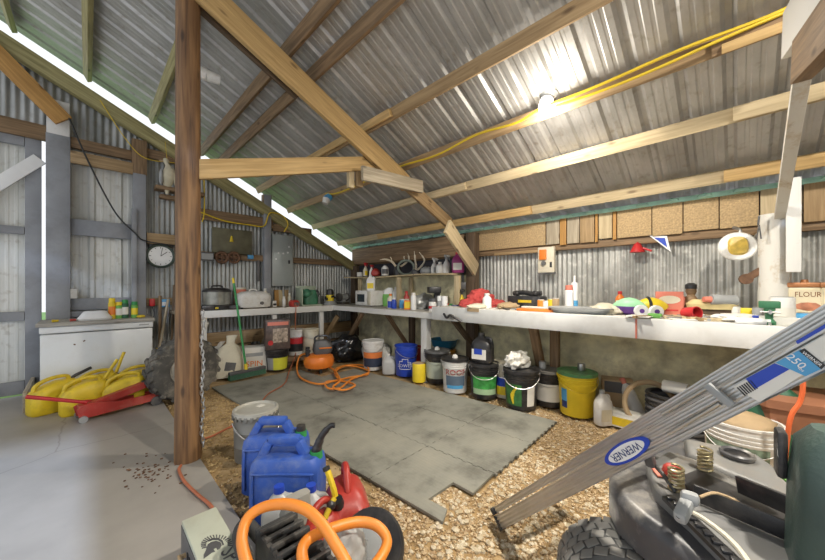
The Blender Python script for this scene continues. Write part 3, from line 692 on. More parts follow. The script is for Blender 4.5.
# hunting decoy bird
p = atY(167, 176, 5.36)
t = thing('bird_decoy', 'pale grey and cream bird decoy hanging in front of the gable wall', 'decoy', (p.x, 5.36, p.z-.24), R(-10))
Mbird = mat('bird_cream', (.55, .50, .36), .7, var=.15, dirt=(.30, .22, .20), dirt_amt=.5, dirt_scale=7)
MB().loft([(.0, 0, 0, .03, .02, 2), (0, 0, .06, .06, .03, 2), (0, 0, .12, .10, .08, 2), (.02, 0, .22, .17, .15, 2), (.03, 0, .31, .14, .13, 2), (.02, 0, .37, .075, .075, 2), (.0, 0, .40, .055, .06, 2), (-.01, 0, .435, .07, .065, 2), (-.012, 0, .465, .05, .05, 2), (-.012, 0, .475, .01, .01, 2)]).build('body', Mbird, t)
MB().ball((-.055, 0, .43), .02, 2, sc=(1.6, .6, .6)).build('beak', M_tan, t)
MB().ball((-.06, -.03, .2), .09, 2, .1, sc=(.3, .55, 1.25)).build('wing', M_grey, t); MB().ball((.10, -.02, .2), .09, 2, .1, sc=(.3, .6, 1.25)).build('wing', Mbird, t)
MB().tube([(0, 0, .47), (-.02, .02, .7)], .003, 5).build('string', M_wire, t)
cable('hanging_cable', 'black cable drooping from the orange plank down to the clock', 'cable', [gy(69, 118, 5.34), gy(90, 165, 5.42), gy(115, 212, 5.42), gy(135, 233, 5.40), gy(146, 241, 5.41), gy(178, 246, 5.42)], .009, M_cblk)
cable('hanging_wire', 'thin yellow wire strung from the gable rafter to the round post', 'cable', [gy(100, 100, 5.42), gy(125, 138, 5.40), gy(145, 158, 5.4), gy(175, 163, 5.42)], .005, M_wire)
tag(MB().box(.9, 5.42, gz(158, 191)+.02, .55, .18, .05, None, .006).box(.9, 5.45, gz(158, 197), .45, .10, .06, None, .02).build('perch_shelf', W_old), 'rough brown ledge under the bird decoy', 'shelf')
# tools leaning beside the wheel
for i, (a, b, r, m_, lb) in enumerate(((floor_at(152, 392), gy(168, 300, 5.45), .016, W_grey, 'grey wooden tool handle leaning left of the post, front one'), (floor_at(160, 384), gy(160, 296, 5.45), .018, W_old, 'brown wooden tool handle leaning left of the post, middle one'), (floor_at(170, 380), gy(174, 285, 5.45), .014, W_dark, 'dark tool handle leaning against the wall next to the post'))):
    M, l = frame(a, b); tag(MB().cyl((0, 0, 0), (l, 0, 0), r, seg=10).build('wooden_pole', m_, M=M), lb, 'pole')
p = gy(152, 304, 5.48); t = thing('clamp', 'small red clamp hanging on the wood rail left of the post', 'tool', (p.x, 5.47, p.z)); MB().box(0, 0, .02, .06, .04, .10, None, .015).build('body', M_red2, t); MB().tube([(0, 0, -.03), (.02, -.01, -.15), (-.04, -.01, -.3), (.01, -.01, -.45)], .006, 6).build('cord', M_cblk, t)
p = gy(165, 303, 5.48); t = thing('tool_case', 'small blue case hanging on the wood rail beside the post', 'case', (p.x, 5.48, p.z-.06)); MB().box(0, 0, .06, .10, .05, .11, None, .012).build('body', M_lblue, t); MB().box(0, -.027, .05, .07, .004, .05).build('label', M_whit2, t)
# big wheel behind the post
Mty = mat('tyre_rubber', (.07, .067, .06), .85, var=.3, bump=.2, dirt=(.30, .27, .22), dirt_amt=.85, dirt_scale=5)
def wheel(name, label, cat, loc, rad, wid, rimr, rot, mt, mrim, lugs=20, lug_h=.017, turf=False):
    t = thing(name, label, cat, loc, 0, None, rot=rot)          # axis = local Z
    w = wid/2
    ty = MB().lathe([(rimr, -w*.8), (rimr*1.08, -w), (rad*.86, -w*1.02), (rad*.96, -w*.86), (rad, -w*.5), (rad*1.005, 0), (rad, w*.5), (rad*.96, w*.86), (rad*.86, w*1.02), (rimr*1.08, w), (rimr, w*.8)], 48, cap=False)
    tr_ = MB()
    for k in range(lugs):
        a = 2*math.pi*k/lugs
        if turf:
            for j, zz in enumerate((-.75, -.38, 0, .38, .75)):
                aa = a+(j % 2)*math.pi/lugs; rr_ = rad*(1.003 if abs(zz) < .7 else .985)
                M = Matrix.Rotation(aa, 4, 'Z') @ Matrix.Translation((rr_, 0, zz*w)) @ Matrix.Rotation(R(14 if j % 2 else -14), 4, 'X')
                tr_.box(0, 0, 0, lug_h, 2*math.pi*rad/lugs*.86, w*.35, M, .002)
        else:
            for sgn in (-1, 1):
                M = Matrix.Rotation(a+(math.pi/lugs if sgn > 0 else 0), 4, 'Z') @ Matrix.Translation((rad*.985, 0, sgn*w*.5)) @ Matrix.Rotation(R(28*sgn), 4, 'X')
                ty.box(0, 0, 0, lug_h*2, .045, w*.95, M, .006)
    tyo = ty.build('tyre', mt, t, sharp=30)
    if turf: tr_.build('tread', M_tread, tyo, sharp=30)
    rm = MB().lathe([(.0, w*.25), (rimr*.35, w*.25), (rimr*.4, w*.4), (rimr*.8, w*.15), (rimr*.92, w*.7), (rimr*1.04, w*.85), (rimr*1.04, -w*.8), (rimr*.9, -w*.7), (0, -w*.5)], 36).build('rim', mrim, t)
    hb = MB().lathe([(0, w*.25), (rimr*.22, w*.25), (rimr*.2, w*.5), (0, w*.52)], 16)
    for k in range(5): a = 2*math.pi*k/5; hb.cyl((rimr*.3*math.cos(a), rimr*.3*math.sin(a), w*.25), (rimr*.3*math.cos(a), rimr*.3*math.sin(a), w*.36), .012, seg=6)
    hb.build('hub', M_dsteel, rm)
    return t
wp = floor_at(184, 402, .14); 
wheel('spare_wheel', 'large dusty off-road wheel standing behind the round post', 'wheel', (wp.x, wp.y, .325), .325, .22, .16, (R(90), 0, face(wp, 22)), Mty, mat('grey_rim', (.40, .39, .36), .6, .2, var=.2, dirt=(.25, .2, .14), dirt_amt=.7), 18)
# chain on the post
mb = MB(); q0 = atZ(198.5, 392, .05); 
for k in range(34):
    z = 1.02-.028*k; M = Matrix.Translation((.57+.006*math.sin(k*.6), 2.655+.006*math.cos(k*.9), z)) @ Matrix.Rotation(R(90*(k % 2)), 4, 'Z')
    mb.tube([M @ Vector((.010*math.cos(a), 0, .020*math.sin(a))) for a in [2*math.pi*j/10 for j in range(10)]], .0045, 5, True, 1)
tag(mb.build('hanging_chain', M_steel), 'pale steel chain hanging down the right side of the round post', 'chain')
# work bench on the gable wall
GZ = .88
t = thing('workbench', 'white-edged workbench along the gable wall', 'workbench', (2.4, 5.3, 0))
def part_board(name, p0, p1, w, th, m_, par, up=None):
    off = Vector(par.location); return board(name, Vector(p0)-off, Vector(p1)-off, w, th, m_, up, parent=par)
part_board('worktop', (.80, 5.28, GZ-.02), (3.04, 5.28, GZ-.02), .58, .04, W_grey, t, up=(0, 1, 0))
part_board('fascia', (.80, 4.98, GZ-.045), (3.05, 4.98, GZ-.045), .095, .03, W_wht, t)
for px in (275, 322, 204):
    p = gy(px, 300, 5.0); part_board('leg', (p.x, 5.03, -.03), (p.x, 5.03, GZ-.09), .07, .05, W_wht, t, up=(1, 0, 0))
part_board('brace', gy(207, 322, 5.05), gy(200, 345, 5.35), .06, .03, W_wht, t); part_board('brace', gy(272, 322, 5.05), gy(262, 345, 5.4), .06, .03, W_grey, t); part_board('brace', gy(338, 316, 5.02), gy(320, 345, 5.42), .08, .04, W_mid, t)
def ong(px, Y=5.25): return gbench_at(px, Y, GZ)
p = ong(217, 5.27)
t = thing('glass_canner', 'big glass-sided steel pot with black lid, left on the gable bench', 'cooker', p)
MB().lathe([(0, 0), (.19, 0), (.19, .06), (.175, .07), (0, .07)], 28).build('base', M_black, t)
MB().lathe([(0, .07), (.168, .07), (.175, .25), (0, .25)], 28).build('pot', mat('smoky_glass', (.33, .33, .29), .15, .3, var=.4, scale=6), t)
lp = MB().lathe([(0, .25), (.185, .25), (.185, .27), (.14, .30), (.05, .31), (0, .31)], 28).build('lid', M_black, t)
MB().tube([(-.07, 0, .30), (-.05, 0, .335), (.05, 0, .335), (.07, 0, .30)], .012, 8).build('handle', M_black, lp)
MB().box(-.05, -.195, .03, .04, .01, .025, None, .004).build('switch', M_yel2, t)
p = ong(253, 5.2)
t = thing('roaster_oven', 'white roaster oven with domed lid on the gable bench', 'cooker', p)
MB().loft([(0, 0, .015, .44, .28), (0, 0, .04, .47, .31), (0, 0, .15, .48, .32)]).build('body', M_cream if 0 else M_white, t)
l_ = MB().loft([(0, 0, .15, .49, .33), (0, 0, .17, .49, .33), (0, 0, .22, .44, .28), (0, 0, .25, .30, .18), (0, 0, .255, .1, .08)]).build('lid', M_white, t)
MB().tube([(-.05, 0, .25), (-.04, 0, .28), (.04, 0, .28), (.05, 0, .25)], .012, 8).build('handle', M_white, l_)
MB().cyl((.07, -.155, .08), (.07, -.185, .08), .024, seg=14).build('knob', M_dsteel, t)
for x in (-.19, .19):
    for y in (-.11, .11): MB().cyl((x, y, 0), (x, y, .02), .018, seg=8).build('foot', M_black, t)
can('tin', 'pale tin with a reddish picture behind the white roaster', 'tin', ong(240, 5.46), .085, .31, M_cream, M_coral)
bottle('bottle', 'white squeeze bottle tucked at the right end of the roaster', 'bottle', ong(265, 5.4), .05, .30, M_white, M_white)
carton('switch_box', 'small white switch box left below the electrical panel', 'box', ong(274, 5.2), (.06, .05, .10), M_white, 0, M_black, fz=(.3, .6))
bottle('bottle', 'slim white bottle under the electrical panel', 'bottle', ong(284, 5.2), .03, .17, M_white, M_white, neck=.6)
bottle('bottle', 'slim pale bottle right of the white one under the panel', 'bottle', ong(289.5, 5.3), .028, .22, M_cream, M_white, neck=.5)
for px, m_, lb in ((277, W_org, 'orange'), (281, W_pale, 'pale'), (287, W_mid, 'tan')):
    p = ong(px, 5.5); tag(board('wood_offcut', p, p+Vector((0, .03, .27)), .07, .02, m_, up=(1, 0, 0)), lb+' wood offcut standing against the wall below the electrical panel', 'board', 'offcuts below the panel')
p = ong(294, 5.02); t = thing('battery_charger', 'red battery charger at the front edge of the gable bench', 'charger', p, R(10)); MB().loft([(0, 0, 0, .10, .1), (0, 0, .03, .15, .12), (0, 0, .08, .15, .13), (0, 0, .11, .10, .09)]).build('body', M_red, t); MB().box(0, -.066, .05, .08, .006, .05, None, .003).build('vent', M_dgrey, t)
cable('extension_cord', 'faded red extension cord hanging from the gable bench onto the tiles', 'cord', [(p.x, p.y-.03, .94), (p.x-.01, 4.93, .9), (p.x-.02, 4.93, .6), (p.x-.02, 4.9, .2), floor_at(289, 372, 0, .03), floor_at(284, 384, 0, .012), floor_at(268, 394, 0, .012), floor_at(262, 404, 0, .012), floor_at(265, 416, 0, .012)], .007, M_cord)
p = ong(309, 5.28); t = thing('tool_crate', 'green power tool in an open pale crate on the gable bench', 'tool', p, R(-4))
MB().box(0, .13, .17, .36, .02, .34, None, .003).box(-.17, 0, .15, .02, .26, .30, None, .003).box(0, 0, .01, .36, .28, .02).build('crate', mat('pale_green_board', (.38, .44, .33), .6, var=.15), t)
MB().loft([(.02, 0, .02, .24, .16), (.02, 0, .12, .26, .18), (.03, 0, .2, .2, .14), (.05, 0, .27, .12, .1)]).ball((-.06, -.02, .2), .09, 2, .25).build('body', mat('machine_green', (.05, .18, .10), .5, var=.4, scale=10), t)
MB().tube([(.12, 0, .1), (.17, -.02, .2), (.13, 0, .27)], .018, 8).build('handle', M_black, t)
p = ong(330, 5.16); t = thing('plunge_router', 'yellow and black plunge router on a grey base', 'tool', p, R(15))
MB().loft([(0, 0, 0, .24, .18, 3), (0, 0, .02, .24, .18, 3), (0, 0, .07, .13, .12, 3)]).build('base', M_grey, t)
MB().lathe([(0, .07), (.06, .07), (.07, .12), (.07, .18), (0, .18)], 18).build('collar', M_yel2, t); MB().lathe([(0, .18), (.068, .18), (.06, .26), (.04, .28), (0, .28)], 18).build('motor', M_black, t)
for s_ in (-1, 1): MB().cyl((s_*.06, 0, .1), (s_*.12, 0, .13), .02, .024, 10).build('handle', M_black, t)
MB().box(0, -.068, .15, .07, .01, .04, None, .003).build('badge', M_black, t)
p = ong(343, 5.25); t = thing('bench_grinder', 'dusty dark grinder at the corner end of the gable bench', 'tool', p, R(20)); MB().box(0, 0, .02, .2, .14, .04, None, .006).build('base', M_dsteel, t); MB().cyl((-.09, 0, .13), (.09, 0, .13), .06, seg=18).box(0, 0, .06, .06, .08, .06).build('motor', M_grey, t)
for s_ in (-1, 1): MB().cyl((s_*.10, 0, .13), (s_*.13, 0, .13), .075, seg=20).build('wheel_guard', M_dsteel, t)
carton('cardboard_box', 'small black box at the far left of the gable bench behind the pot', 'box', ong(207, 5.05), (.14, .12, .07), M_black)
lumpy('rag', 'dark oily rag between the pot and the roaster', 'rag', ong(234, 5.12), .06, M_dgrey, (1.2, 1, .7), seed=8, sub=3)
# things fixed on the gable wall
p = gy(283.5, 260, 5.44)
t = thing('electrical_panel', 'grey electrical breaker panel on the gable wall', 'electrical panel', (p.x, 5.52, 0)); z0, z1 = gz(283, 286, 5.44), gz(283, 235, 5.44); ww = (gy(294.5, 260, 5.44)-gy(273.5, 260, 5.44)).x
mpn = mat('panel_grey', (.36, .39, .38), .45, .2, var=.05)
MB().box(0, 0, (z0+z1)/2, ww, .12, z1-z0, None, .006).build('cabinet', mpn, t)
d = MB().box(-.0, -.063, (z0+z1)/2, ww*.92, .008, (z1-z0)*.94, None, .003).build('door', mpn, t)
MB().box(ww*.28, -.072, (z0+z1)/2-.02, .03, .014, .06, None, .004).build('latch', M_black, d)
for x, z in ((-.08, .12), (.0, .12), (.08, .14), (.1, .24), (-.12, .02)): MB().cyl((x, -.066, (z0+z1)/2+z), (x, -.070, (z0+z1)/2+z), .016, seg=10).build('sticker', M_whit2, d)
for k, x in enumerate((-.08, .06)): MB().cyl((x, 0, z1-.01), (x, 0, z1+.05), .022, seg=10).build('conduit', M_grey, t)
MB().cyl((.03, 0, z0+.01), (.03, 0, .9), .02, seg=10).build('conduit', M_grey, t)
cable('yellow_cable', 'yellow cables looping from the gable rail into the electrical panel', 'cable', [gy(200, 212, 5.47), gy(225, 221, 5.47), gy(250, 225, 5.46), gy(264, 226, 5.43), gy(269, 214, 5.42), gy(275, 213, 5.42), gy(283, 216, 5.43), gy(288, 224, 5.43), gy(284, 232, 5.46)], .010, M_wire)
cable('yellow_cable', 'yellow cable rising beside the round post on the gable wall', 'cable', [gy(204, 180, 5.47), gy(204.5, 200, 5.47), gy(204, 215, 5.46), gy(202, 222, 5.46)], .008, M_wire)
p = gy(233, 242, 5.5); t = thing('bronze_plaque', 'dark olive rectangular plate hung on the gable wall', 'plaque', (p.x, 5.52, p.z)); MB().box(0, 0, 0, .56, .03, .40, None, .006).build('plate', mat('olive_plate', (.14, .13, .08), .6, .2, var=.25), t); MB().lathe([(0, 0), (.03, 0), (.01, .09), (0, .09)], 10, Matrix.Translation((-.02, -.02, .0))).build('ornament', M_yel, t)
for px, lb in ((222, 'left'), (234, 'right')):
    p = gy(px, 257.5, 5.46); t = thing('iron_pulley', 'rusty iron pulley wheel on the brown rail, the %s one of two' % lb, 'pulley', (p.x, 5.47, p.z), rot=(R(90), 0, 0), group='pulleys on the gable rail')
    MB().tube([(.075*math.cos(a), .075*math.sin(a), 0) for a in [k*math.pi/8 for k in range(16)]], .022, 8, True, 2).build('rim', M_rust, t)
    MB().box(0, 0, 0, .14, .03, .02).box(0, 0, 0, .03, .14, .02).cyl((0, 0, -.03), (0, 0, .03), .028, seg=10).build('spokes', M_rust, t)
p = gy(205, 256.5, 5.47); carton('meter_box', 'small dark meter box next to the round post on the gable rail', 'box', (p.x+.02, 5.46, p.z-.06), (.17, .06, .12), M_dgrey, 0, M_grey)
p = gy(250.5, 257, 5.48); carton('junction_box', 'tiny blue junction box on the brown gable rail', 'box', (p.x, 5.48, p.z-.03), (.08, .04, .06), M_lblue)
p = gy(258.5, 271, 5.5); tag(board('hanging_strap', p+Vector((0, 0, .17)), p-Vector((0, 0, .17)), .04, .012, M_dgrey, up=(1, 0, 0)), 'dark strap hanging from the gable rail left of the grey post', 'strap')
# lamps without light
p = atX(207, 74, .74); jl = thing('ceiling_lamp', 'unlit white lamp socket high up beside the round post', 'lamp', p, face(p)); MB().cyl((-.05, 0, 0), (.0, 0, -.01), .055, .05, 16).build('lamp_base', M_white, jl); MB().cyl((.0, 0, -.01), (.10, 0, -.02), .05, .042, 16).build('globe', M_white, jl)
p = atX(328, 198, 2.50); jl = thing('ceiling_lamp', 'unlit blue and white lamp socket on the cable purlin behind the tie beam', 'lamp', p); MB().cyl((.03, 0, .03), (-.02, 0, -.02), .05, .06, 16).build('lamp_base', M_lblue, jl); MB().cyl((-.02, 0, -.02), (-.05, 0, -.09), .06, .04, 16).build('globe', M_white, jl)
def pc(a, px, dx=-.07, dz=-.0): return pur_pt(a, px, dx, dz)
cable('yellow_cable', 'yellow cable stapled along the tan purlin on both sides of the lit lamp', 'cable', [pc(2.58, 330), pc(2.58, 345, -.07, -.06), pc(2.58, 400, -.07, -.02), pc(2.58, 440, -.07, -.05), pc(2.58, 480), pc(2.58, 520, -.07, -.03), pc(2.58, 548, -.07, .01), pc(2.58, 600, -.07, .01), pc(2.58, 680, -.07, .03), pc(2.58, 760, -.07, .02), pc(2.58, 800, -.07, .03)], .010, M_wire)
cable('yellow_cable', 'second yellow cable on the tan purlin between the lit lamp and the right edge', 'cable', [pc(2.58, 560, -.07, -.02), pc(2.58, 610, -.07, -.035), pc(2.58, 660, -.075, -.03), pc(2.58, 720, -.08, -.01), pc(2.58, 800, -.07, .01)], .009, M_wire)
# ---------------- on the ground in front of the gable wall
def gas_can(label, loc, rz, spout=1, spout_ang=55, group='yellow fuel cans', s=1.0, mt_=None):
    t = thing('fuel_can', label, 'fuel can', loc, rz, group)
    m_ = mt_ or M_yel
    w, d, h = .38*s, .21*s, .27*s
    body = MB().loft([(0, 0, 0, w*.94, d*.92, 5), (0, 0, .015, w, d, 5), (0, 0, h*.72, w, d, 5), (.01, 0, h*.9, w*.93, d*.92, 5), (.06*s, 0, h*1.1, w*.66, d*.78, 4), (.09*s, 0, h*1.2, w*.4, d*.55, 4)])
    body.build('body', m_, t)
    MB().tube([(-w*.40, 0, h*.86), (-w*.36, 0, h*1.12), (-w*.15, 0, h*1.30), (w*.10, 0, h*1.36), (w*.3, 0, h*1.32), (w*.34, 0, h*1.15)], .020*s, 10).build('handle', m_, t)
    c = MB().lathe([(0, h*1.17), (.038*s, h*1.17), (.036*s, h*1.32), (.02*s, h*1.36), (0, h*1.36)], 14, x=-w*.20 if 0 else w*.40)
    c.v = [Vector((v.x-.0, v.y, v.z-.05*s)) for v in c.v]; c.build('cap', M_black, t)
    if spout:
        a = R(spout_ang); x0 = w*.40; MB().tube([(x0, 0, h*1.1), (x0+.02, 0, h*1.25), (x0+.09*s*math.cos(a)+.02, 0, h*1.25+.14*s*math.sin(a)), (x0+.16*s*math.cos(a)+.02, 0, h*1.25+.24*s*math.sin(a))], .017*s, 10).build('spout', m_ if spout == 1 else M_black, t)
    return t
def gc(px, py, back=.1): return floor_at(px, py, back)
for px, d_, lb, ex_, sp, ang in ((53, 3.15, 'yellow fuel can at the far left of the group by the door', 22, 2, 15), (84, 3.14, 'yellow fuel can at the front behind the long jack handle', 8, 1, 50), (125, 3.30, 'yellow fuel can on the right behind the red jack', -5, 2, 20), (97, 3.40, 'yellow fuel can at the back of the group, left', 4, 1, 65), (136, 3.58, 'yellow fuel can at the back of the group, right, spout upright', 0, 1, 82)):
    p = atD(px, HY, d_); p.z = 0; gas_can(lb, p, face(p, ex_), sp, ang, s=.88)
# trolley jack
p = floor_at(119, 412, .02); rz = face(p, 12)
t = thing('trolley_jack', 'red trolley jack with long handle in front of the yellow fuel cans', 'jack', (p.x, p.y, 0), rz)
for s_ in (-1, 1): MB().prism([(-.28, .03), (.26, .05), (.30, .08), (.27, .12), (.0, .12), (-.22, .16), (-.30, .12)], .012, Matrix.Translation((0, s_*.07, 0)) @ Matrix.Rotation(R(90), 4, 'X')).build('side_plate', M_red, t)
MB().box(-.2, 0, .1, .16, .12, .08, None, .01).build('hydraulic_unit', M_red, t)
MB().bar((-.18, 0, .12), (.22, 0, .22), .06, .07).build('lift_arm', M_red, t)
MB().cyl((.22, 0, .22), (.22, 0, .25), .05, seg=14).build('saddle', M_black, t)
MB().cyl((-.22, 0, .15), (-.58, -.0, .30), .016, seg=10).build('handle', M_red2, t)
MB().cyl((.27, -.10, .045), (.27, .10, .045), .045, seg=18).build('front_roller', M_dgrey, t)
for s_ in (-1, 1): MB().cyl((-.26, s_*.085, .03), (-.26, s_*.11, .03), .03, seg=14).build('caster', M_steel, t)
tag(board('kick_plank', floor_at(25, 413, 0, .0)+Vector((0, 0, .1)), floor_at(38, 384, 0, 0)+Vector((0, 0, .1)), .2, .03, W_grey), 'grey plank on edge left of the yellow fuel cans', 'plank')
# broom
b0 = floor_at(229, 381, 0, .0); b1 = floor_at(265, 373, 0, 0); cm = (b0+b1)/2; 
t = thing('push_broom', 'green-handled push broom leaning on the gable bench', 'broom', cm, math.atan2(b1.y-b0.y, b1.x-b0.x)); lw = (b1-b0).length
MB().box(0, 0, .085, lw, .06, .04, None, .008).build('head', M_dgrey, t)
mb = MB()
for k in range(30):
    for j in (-1, 0, 1): mb.cyl((-lw/2+lw*(k+.5)/30, j*.018, .07), (-lw/2+lw*(k+.5)/30, j*.03, 0.0), .008, .010, 5)
mb.build('bristles', M_dgreen, t)
top = atY(233, 278, 4.90); Mi = (Matrix.Translation(t.location) @ Matrix.Rotation(t.rotation_euler.z, 4, 'Z')).inverted()
lt = Mi @ top; lo = Vector((-.02, 0, .1))
MB().cyl(lo, lo+(lt-lo)*.94, .014, seg=10).build('handle', M_green, t); MB().cyl(lo+(lt-lo)*.94, lt, .016, seg=10).build('grip', M_yel2, t); MB().cyl(lo, lo+(lt-lo)*.06, .022, seg=10).build('socket', M_yel2, t)
# sacks and boxes
def sack(label, p, w, d, h, m_, rz, ml=None, lean=0):
    t = thing('sack', label, 'sack', p, 0, None, rot=(R(lean), 0, rz))
    mb = MB().loft([(0, 0, 0, w*.9, d), (0, 0, h*.1, w, d*1.1, 3), (.01, 0, h*.45, w*.92, d*.95, 3), (.015, .02, h*.7, w*.7, d*.6, 2.5), (.03, .03, h*.8, w*.3, d*.3, 2.5), (.05, .03, h*.92, w*.36, d*.22, 2.5), (.06, .03, h, w*.42, d*.12, 2.5)])
    for i, v in enumerate(mb.v): mb.v[i] = v+Vector((1, 1, .3))*.018*noise.noise(v*11)
    mb.build('bag', m_, t, sharp=60)
    if ml: MB().box(.0, -d*.5-.012, h*.25, w*.36, .004, h*.2, rot=(0, 12, 0)).build('label', ml, t)
    return t
p = floor_at(229, 379, .12); sack('cream paper feed sack with its neck twisted up, left of the broom', p, .34, .22, .55, M_cream, face(p, 8), M_dgrey, -8)
p = floor_at(216, 372, .3); sack('crumpled white plastic sack behind the cream feed sack', p, .3, .2, .38, M_white, face(p))
p = floor_at(255, 371, .1); carton('cardboard_box', 'white and orange printed carton behind the broom', 'box', p, (.36, .26, .34), M_paper, face(p, 6), None)
q = thing  # (name kept for readability)
bx = [o for o in bpy.data.objects if o.get('label') == 'white and orange printed carton behind the broom'][0]
MB().text('SPIN', .11, Matrix.Translation((-.02, -.133, .11)) @ Matrix.Rotation(R(90), 4, 'X')).build('lettering', M_org2, bx)
MB().box(-.02, -.131, .24, .22, .002, .05).build('label', M_grey, bx)
p = floor_at(238, 366, .22); carton('cardboard_box', 'open brown cardboard box behind the white and orange carton', 'box', p, (.34, .3, .3), M_tan, face(p, -12))
p = floor_at(250, 360, .35); sack('small white bag standing behind the printed carton', p, .22, .16, .48, M_whit2, face(p))
p = floor_at(262, 362, .3); can('paint_can', 'yellow can tucked behind the printed carton', 'can', (p.x, p.y, 0), .08, .42, M_yel, None)
p = floor_at(277, 371, .13); bucket('black-topped bucket with a yellow-green label under the gable bench', p, .155, .30, M_black, M_black, patches=((-20, 78, .05, .62, mat('lemon', (.62, .62, .05), .5)), (-60, -20, .05, .62, M_grey)), handle=False)
t = carton('picture_carton', 'tall picture carton standing on the black-topped bucket', 'box', (p.x, p.y+.0, .304), (.33, .22, .42), mat('dark_print', (.10, .07, .06), .5, var=.4, scale=18), face(p, 8), None)
MB().box(0, -.112, .37, .28, .003, .05).build('label', M_coral, t); MB().box(.03, -.112, .2, .2, .003, .2).build('picture', mat('photo_print', (.35, .28, .22), .5, var=.7, scale=30), t); MB().cyl((-.10, -.112, .1), (-.10, -.116, .1), .035, seg=16).build('badge', M_red2, t)
# low wooden step with two pails on it
p = floor_at(302, 365, .18); t = thing('wooden_step', 'low wooden platform under two pails beneath the gable bench', 'platform', (p.x, p.y, -.03), face(p, 8)); MB().box(0, 0, .13, .5, .36, .06, None, .005).build('top', W_old, t)
for s_ in (-1, 1): MB().box(s_*.2, 0, .05, .06, .34, .10).build('leg', W_dark, t)
q1 = p+RGT*-.10; bucket('white pail with red and black label on the wooden platform', (q1.x, q1.y, .132), .125, .40, M_white, M_white, patches=((-60, 60, .45, .7, M_red2), (-60, 60, .15, .45, M_black)), taper=.92)
q1 = p+RGT*.13+FWD*.03; bucket('plain pale pail on the wooden platform near the white bench leg', (q1.x, q1.y, .132), .125, .40, M_cream, M_cream, patches=((-70, 70, .2, .65, mat('faded_tan', (.55, .48, .36), .7)),), taper=.92)
# pancake compressor and hose
p = floor_at(319, 374, .17); t = thing('air_compressor', 'orange pancake air compressor with black motor on the tiles', 'compressor', p, face(p, 10))
MB().lathe([(0, .05), (.12, .05), (.19, .07), (.21, .12), (.21, .17), (.19, .22), (.12, .25), (0, .25)], 32).build('tank', M_org2, t)
for a in (30, 150, 270): MB().cyl((.14*math.cos(R(a)), .14*math.sin(R(a)), 0), (.14*math.cos(R(a)), .14*math.sin(R(a)), .08), .02, seg=10).build('foot', M_black, t)
sh = MB().loft([(.04, 0, .25, .22, .18), (.05, 0, .3, .27, .22), (.05, 0, .38, .25, .2), (.03, 0, .44, .15, .14)]).build('motor_shroud', M_dgrey, t)
MB().box(.07, -.108, .34, .17, .01, .02, None, .003).build('stripe', M_org2, sh)
MB().tube([(-.06, 0, .40), (-.04, 0, .49), (.12, 0, .49), (.16, 0, .38)], .015, 8).build('handle', M_black, t)
MB().cyl((-.16, -.02, .22), (-.16, -.02, .36), .03, seg=12).cyl((-.16, -.05, .31), (-.16, -.09, .31), .03, seg=14).build('regulator', M_black, t)
pts = []; rd = random.Random(4); c0 = floor_at(347, 375, .0, .012)
seq = [(309, 353), (300, 356), (297, 368), (301, 378), (318, 384), (334, 381), (352, 377), (368, 374), (366, 366), (350, 365), (336, 369), (340, 380), (333, 387), (344, 390), (355, 385), (341, 381), (326, 382), (328, 388), (340, 388), (352, 379), (369, 372), (358, 367), (345, 366), (335, 372), (338, 378), (334, 370), (326, 366)]
for i, (x, y) in enumerate(seq):
    z = .26 if i == 0 else (.2 if i == 1 else .02+.013*(i % 3)+(.03 if 9 < i < 13 else 0)); pts.append(atZ(x, y, z))
cable('air_hose', 'tangled orange air hose coiled on the tiles beside the compressor', 'hose', pts, .012, M_org, 8, 7)
M_bag = mat('black_bin_bag', (.012, .012, .013), .22, var=.3)
p = floor_at(347, 362, .25); lumpy('bin_bag', 'shiny black bin bag slumped in the corner behind the compressor', 'bag', p, .27, M_bag, (1.15, .9, .95), .5, 2.6, 3)
p = floor_at(365, 360, .18); lumpy('plastic_bag', 'pale clear plastic bag between the black bag and the white pail', 'bag', p, .12, M_milk, (.9, .9, 1.3), .4, 3, 6, 3)
# ================================================================== CORNER BENCH, SHELF AND ITS GOODS
t = thing('corner_bench', 'white-edged corner bench under the shelf, left of the long white bench', 'workbench', (3.4, 4.0, 0))
off = Vector((3.4, 4.0, 0))
MB().box(3.43-3.4, 4.12-4.0, GZ-.02, .76, 2.88, .04, None, .004).build('worktop', mat('worn_grey_top', (.36, .34, .30), .7, var=.2), t)
mb = MB(); rngv = [3.0+.02*math.sin(k*1.1) for k in range(9)]
for k in range(8):
    y0 = 2.68+k*(5.0-2.68)/8; y1 = y0+(5.0-2.68)/8
    mb.bar(Vector((3.04+.012*math.sin(k*1.3), y0, GZ-.04))-off, Vector((3.04+.012*math.sin(k*1.3+1.3), y1, GZ-.04))-off, .075, .03)
mb.build('fascia', W_wht, t)
ly = atX(426, HY, 3.12).y; part_board('leg', (3.12, ly, -.03), (3.12, ly, GZ-.06), .10, .09, W_wht, t, up=(0, 1, 0))
part_board('brace', atX(386, 313, 3.15), atX(410, 349, 3.6), .06, .04, W_old, t); part_board('brace', atX(452, 318, 3.12), atX(476, 349, 3.6), .07, .04, W_dark, t)
part_board('leg', (3.66, atX(412, 300, 3.66).y, -.03), (3.66, atX(412, 300, 3.66).y, GZ-.05), .09, .07, W_dark, t, up=(0, 1, 0))
part_board('brace', atX(363, 312, 3.08), atX(345, 345, 3.35), .09, .04, W_old, t)
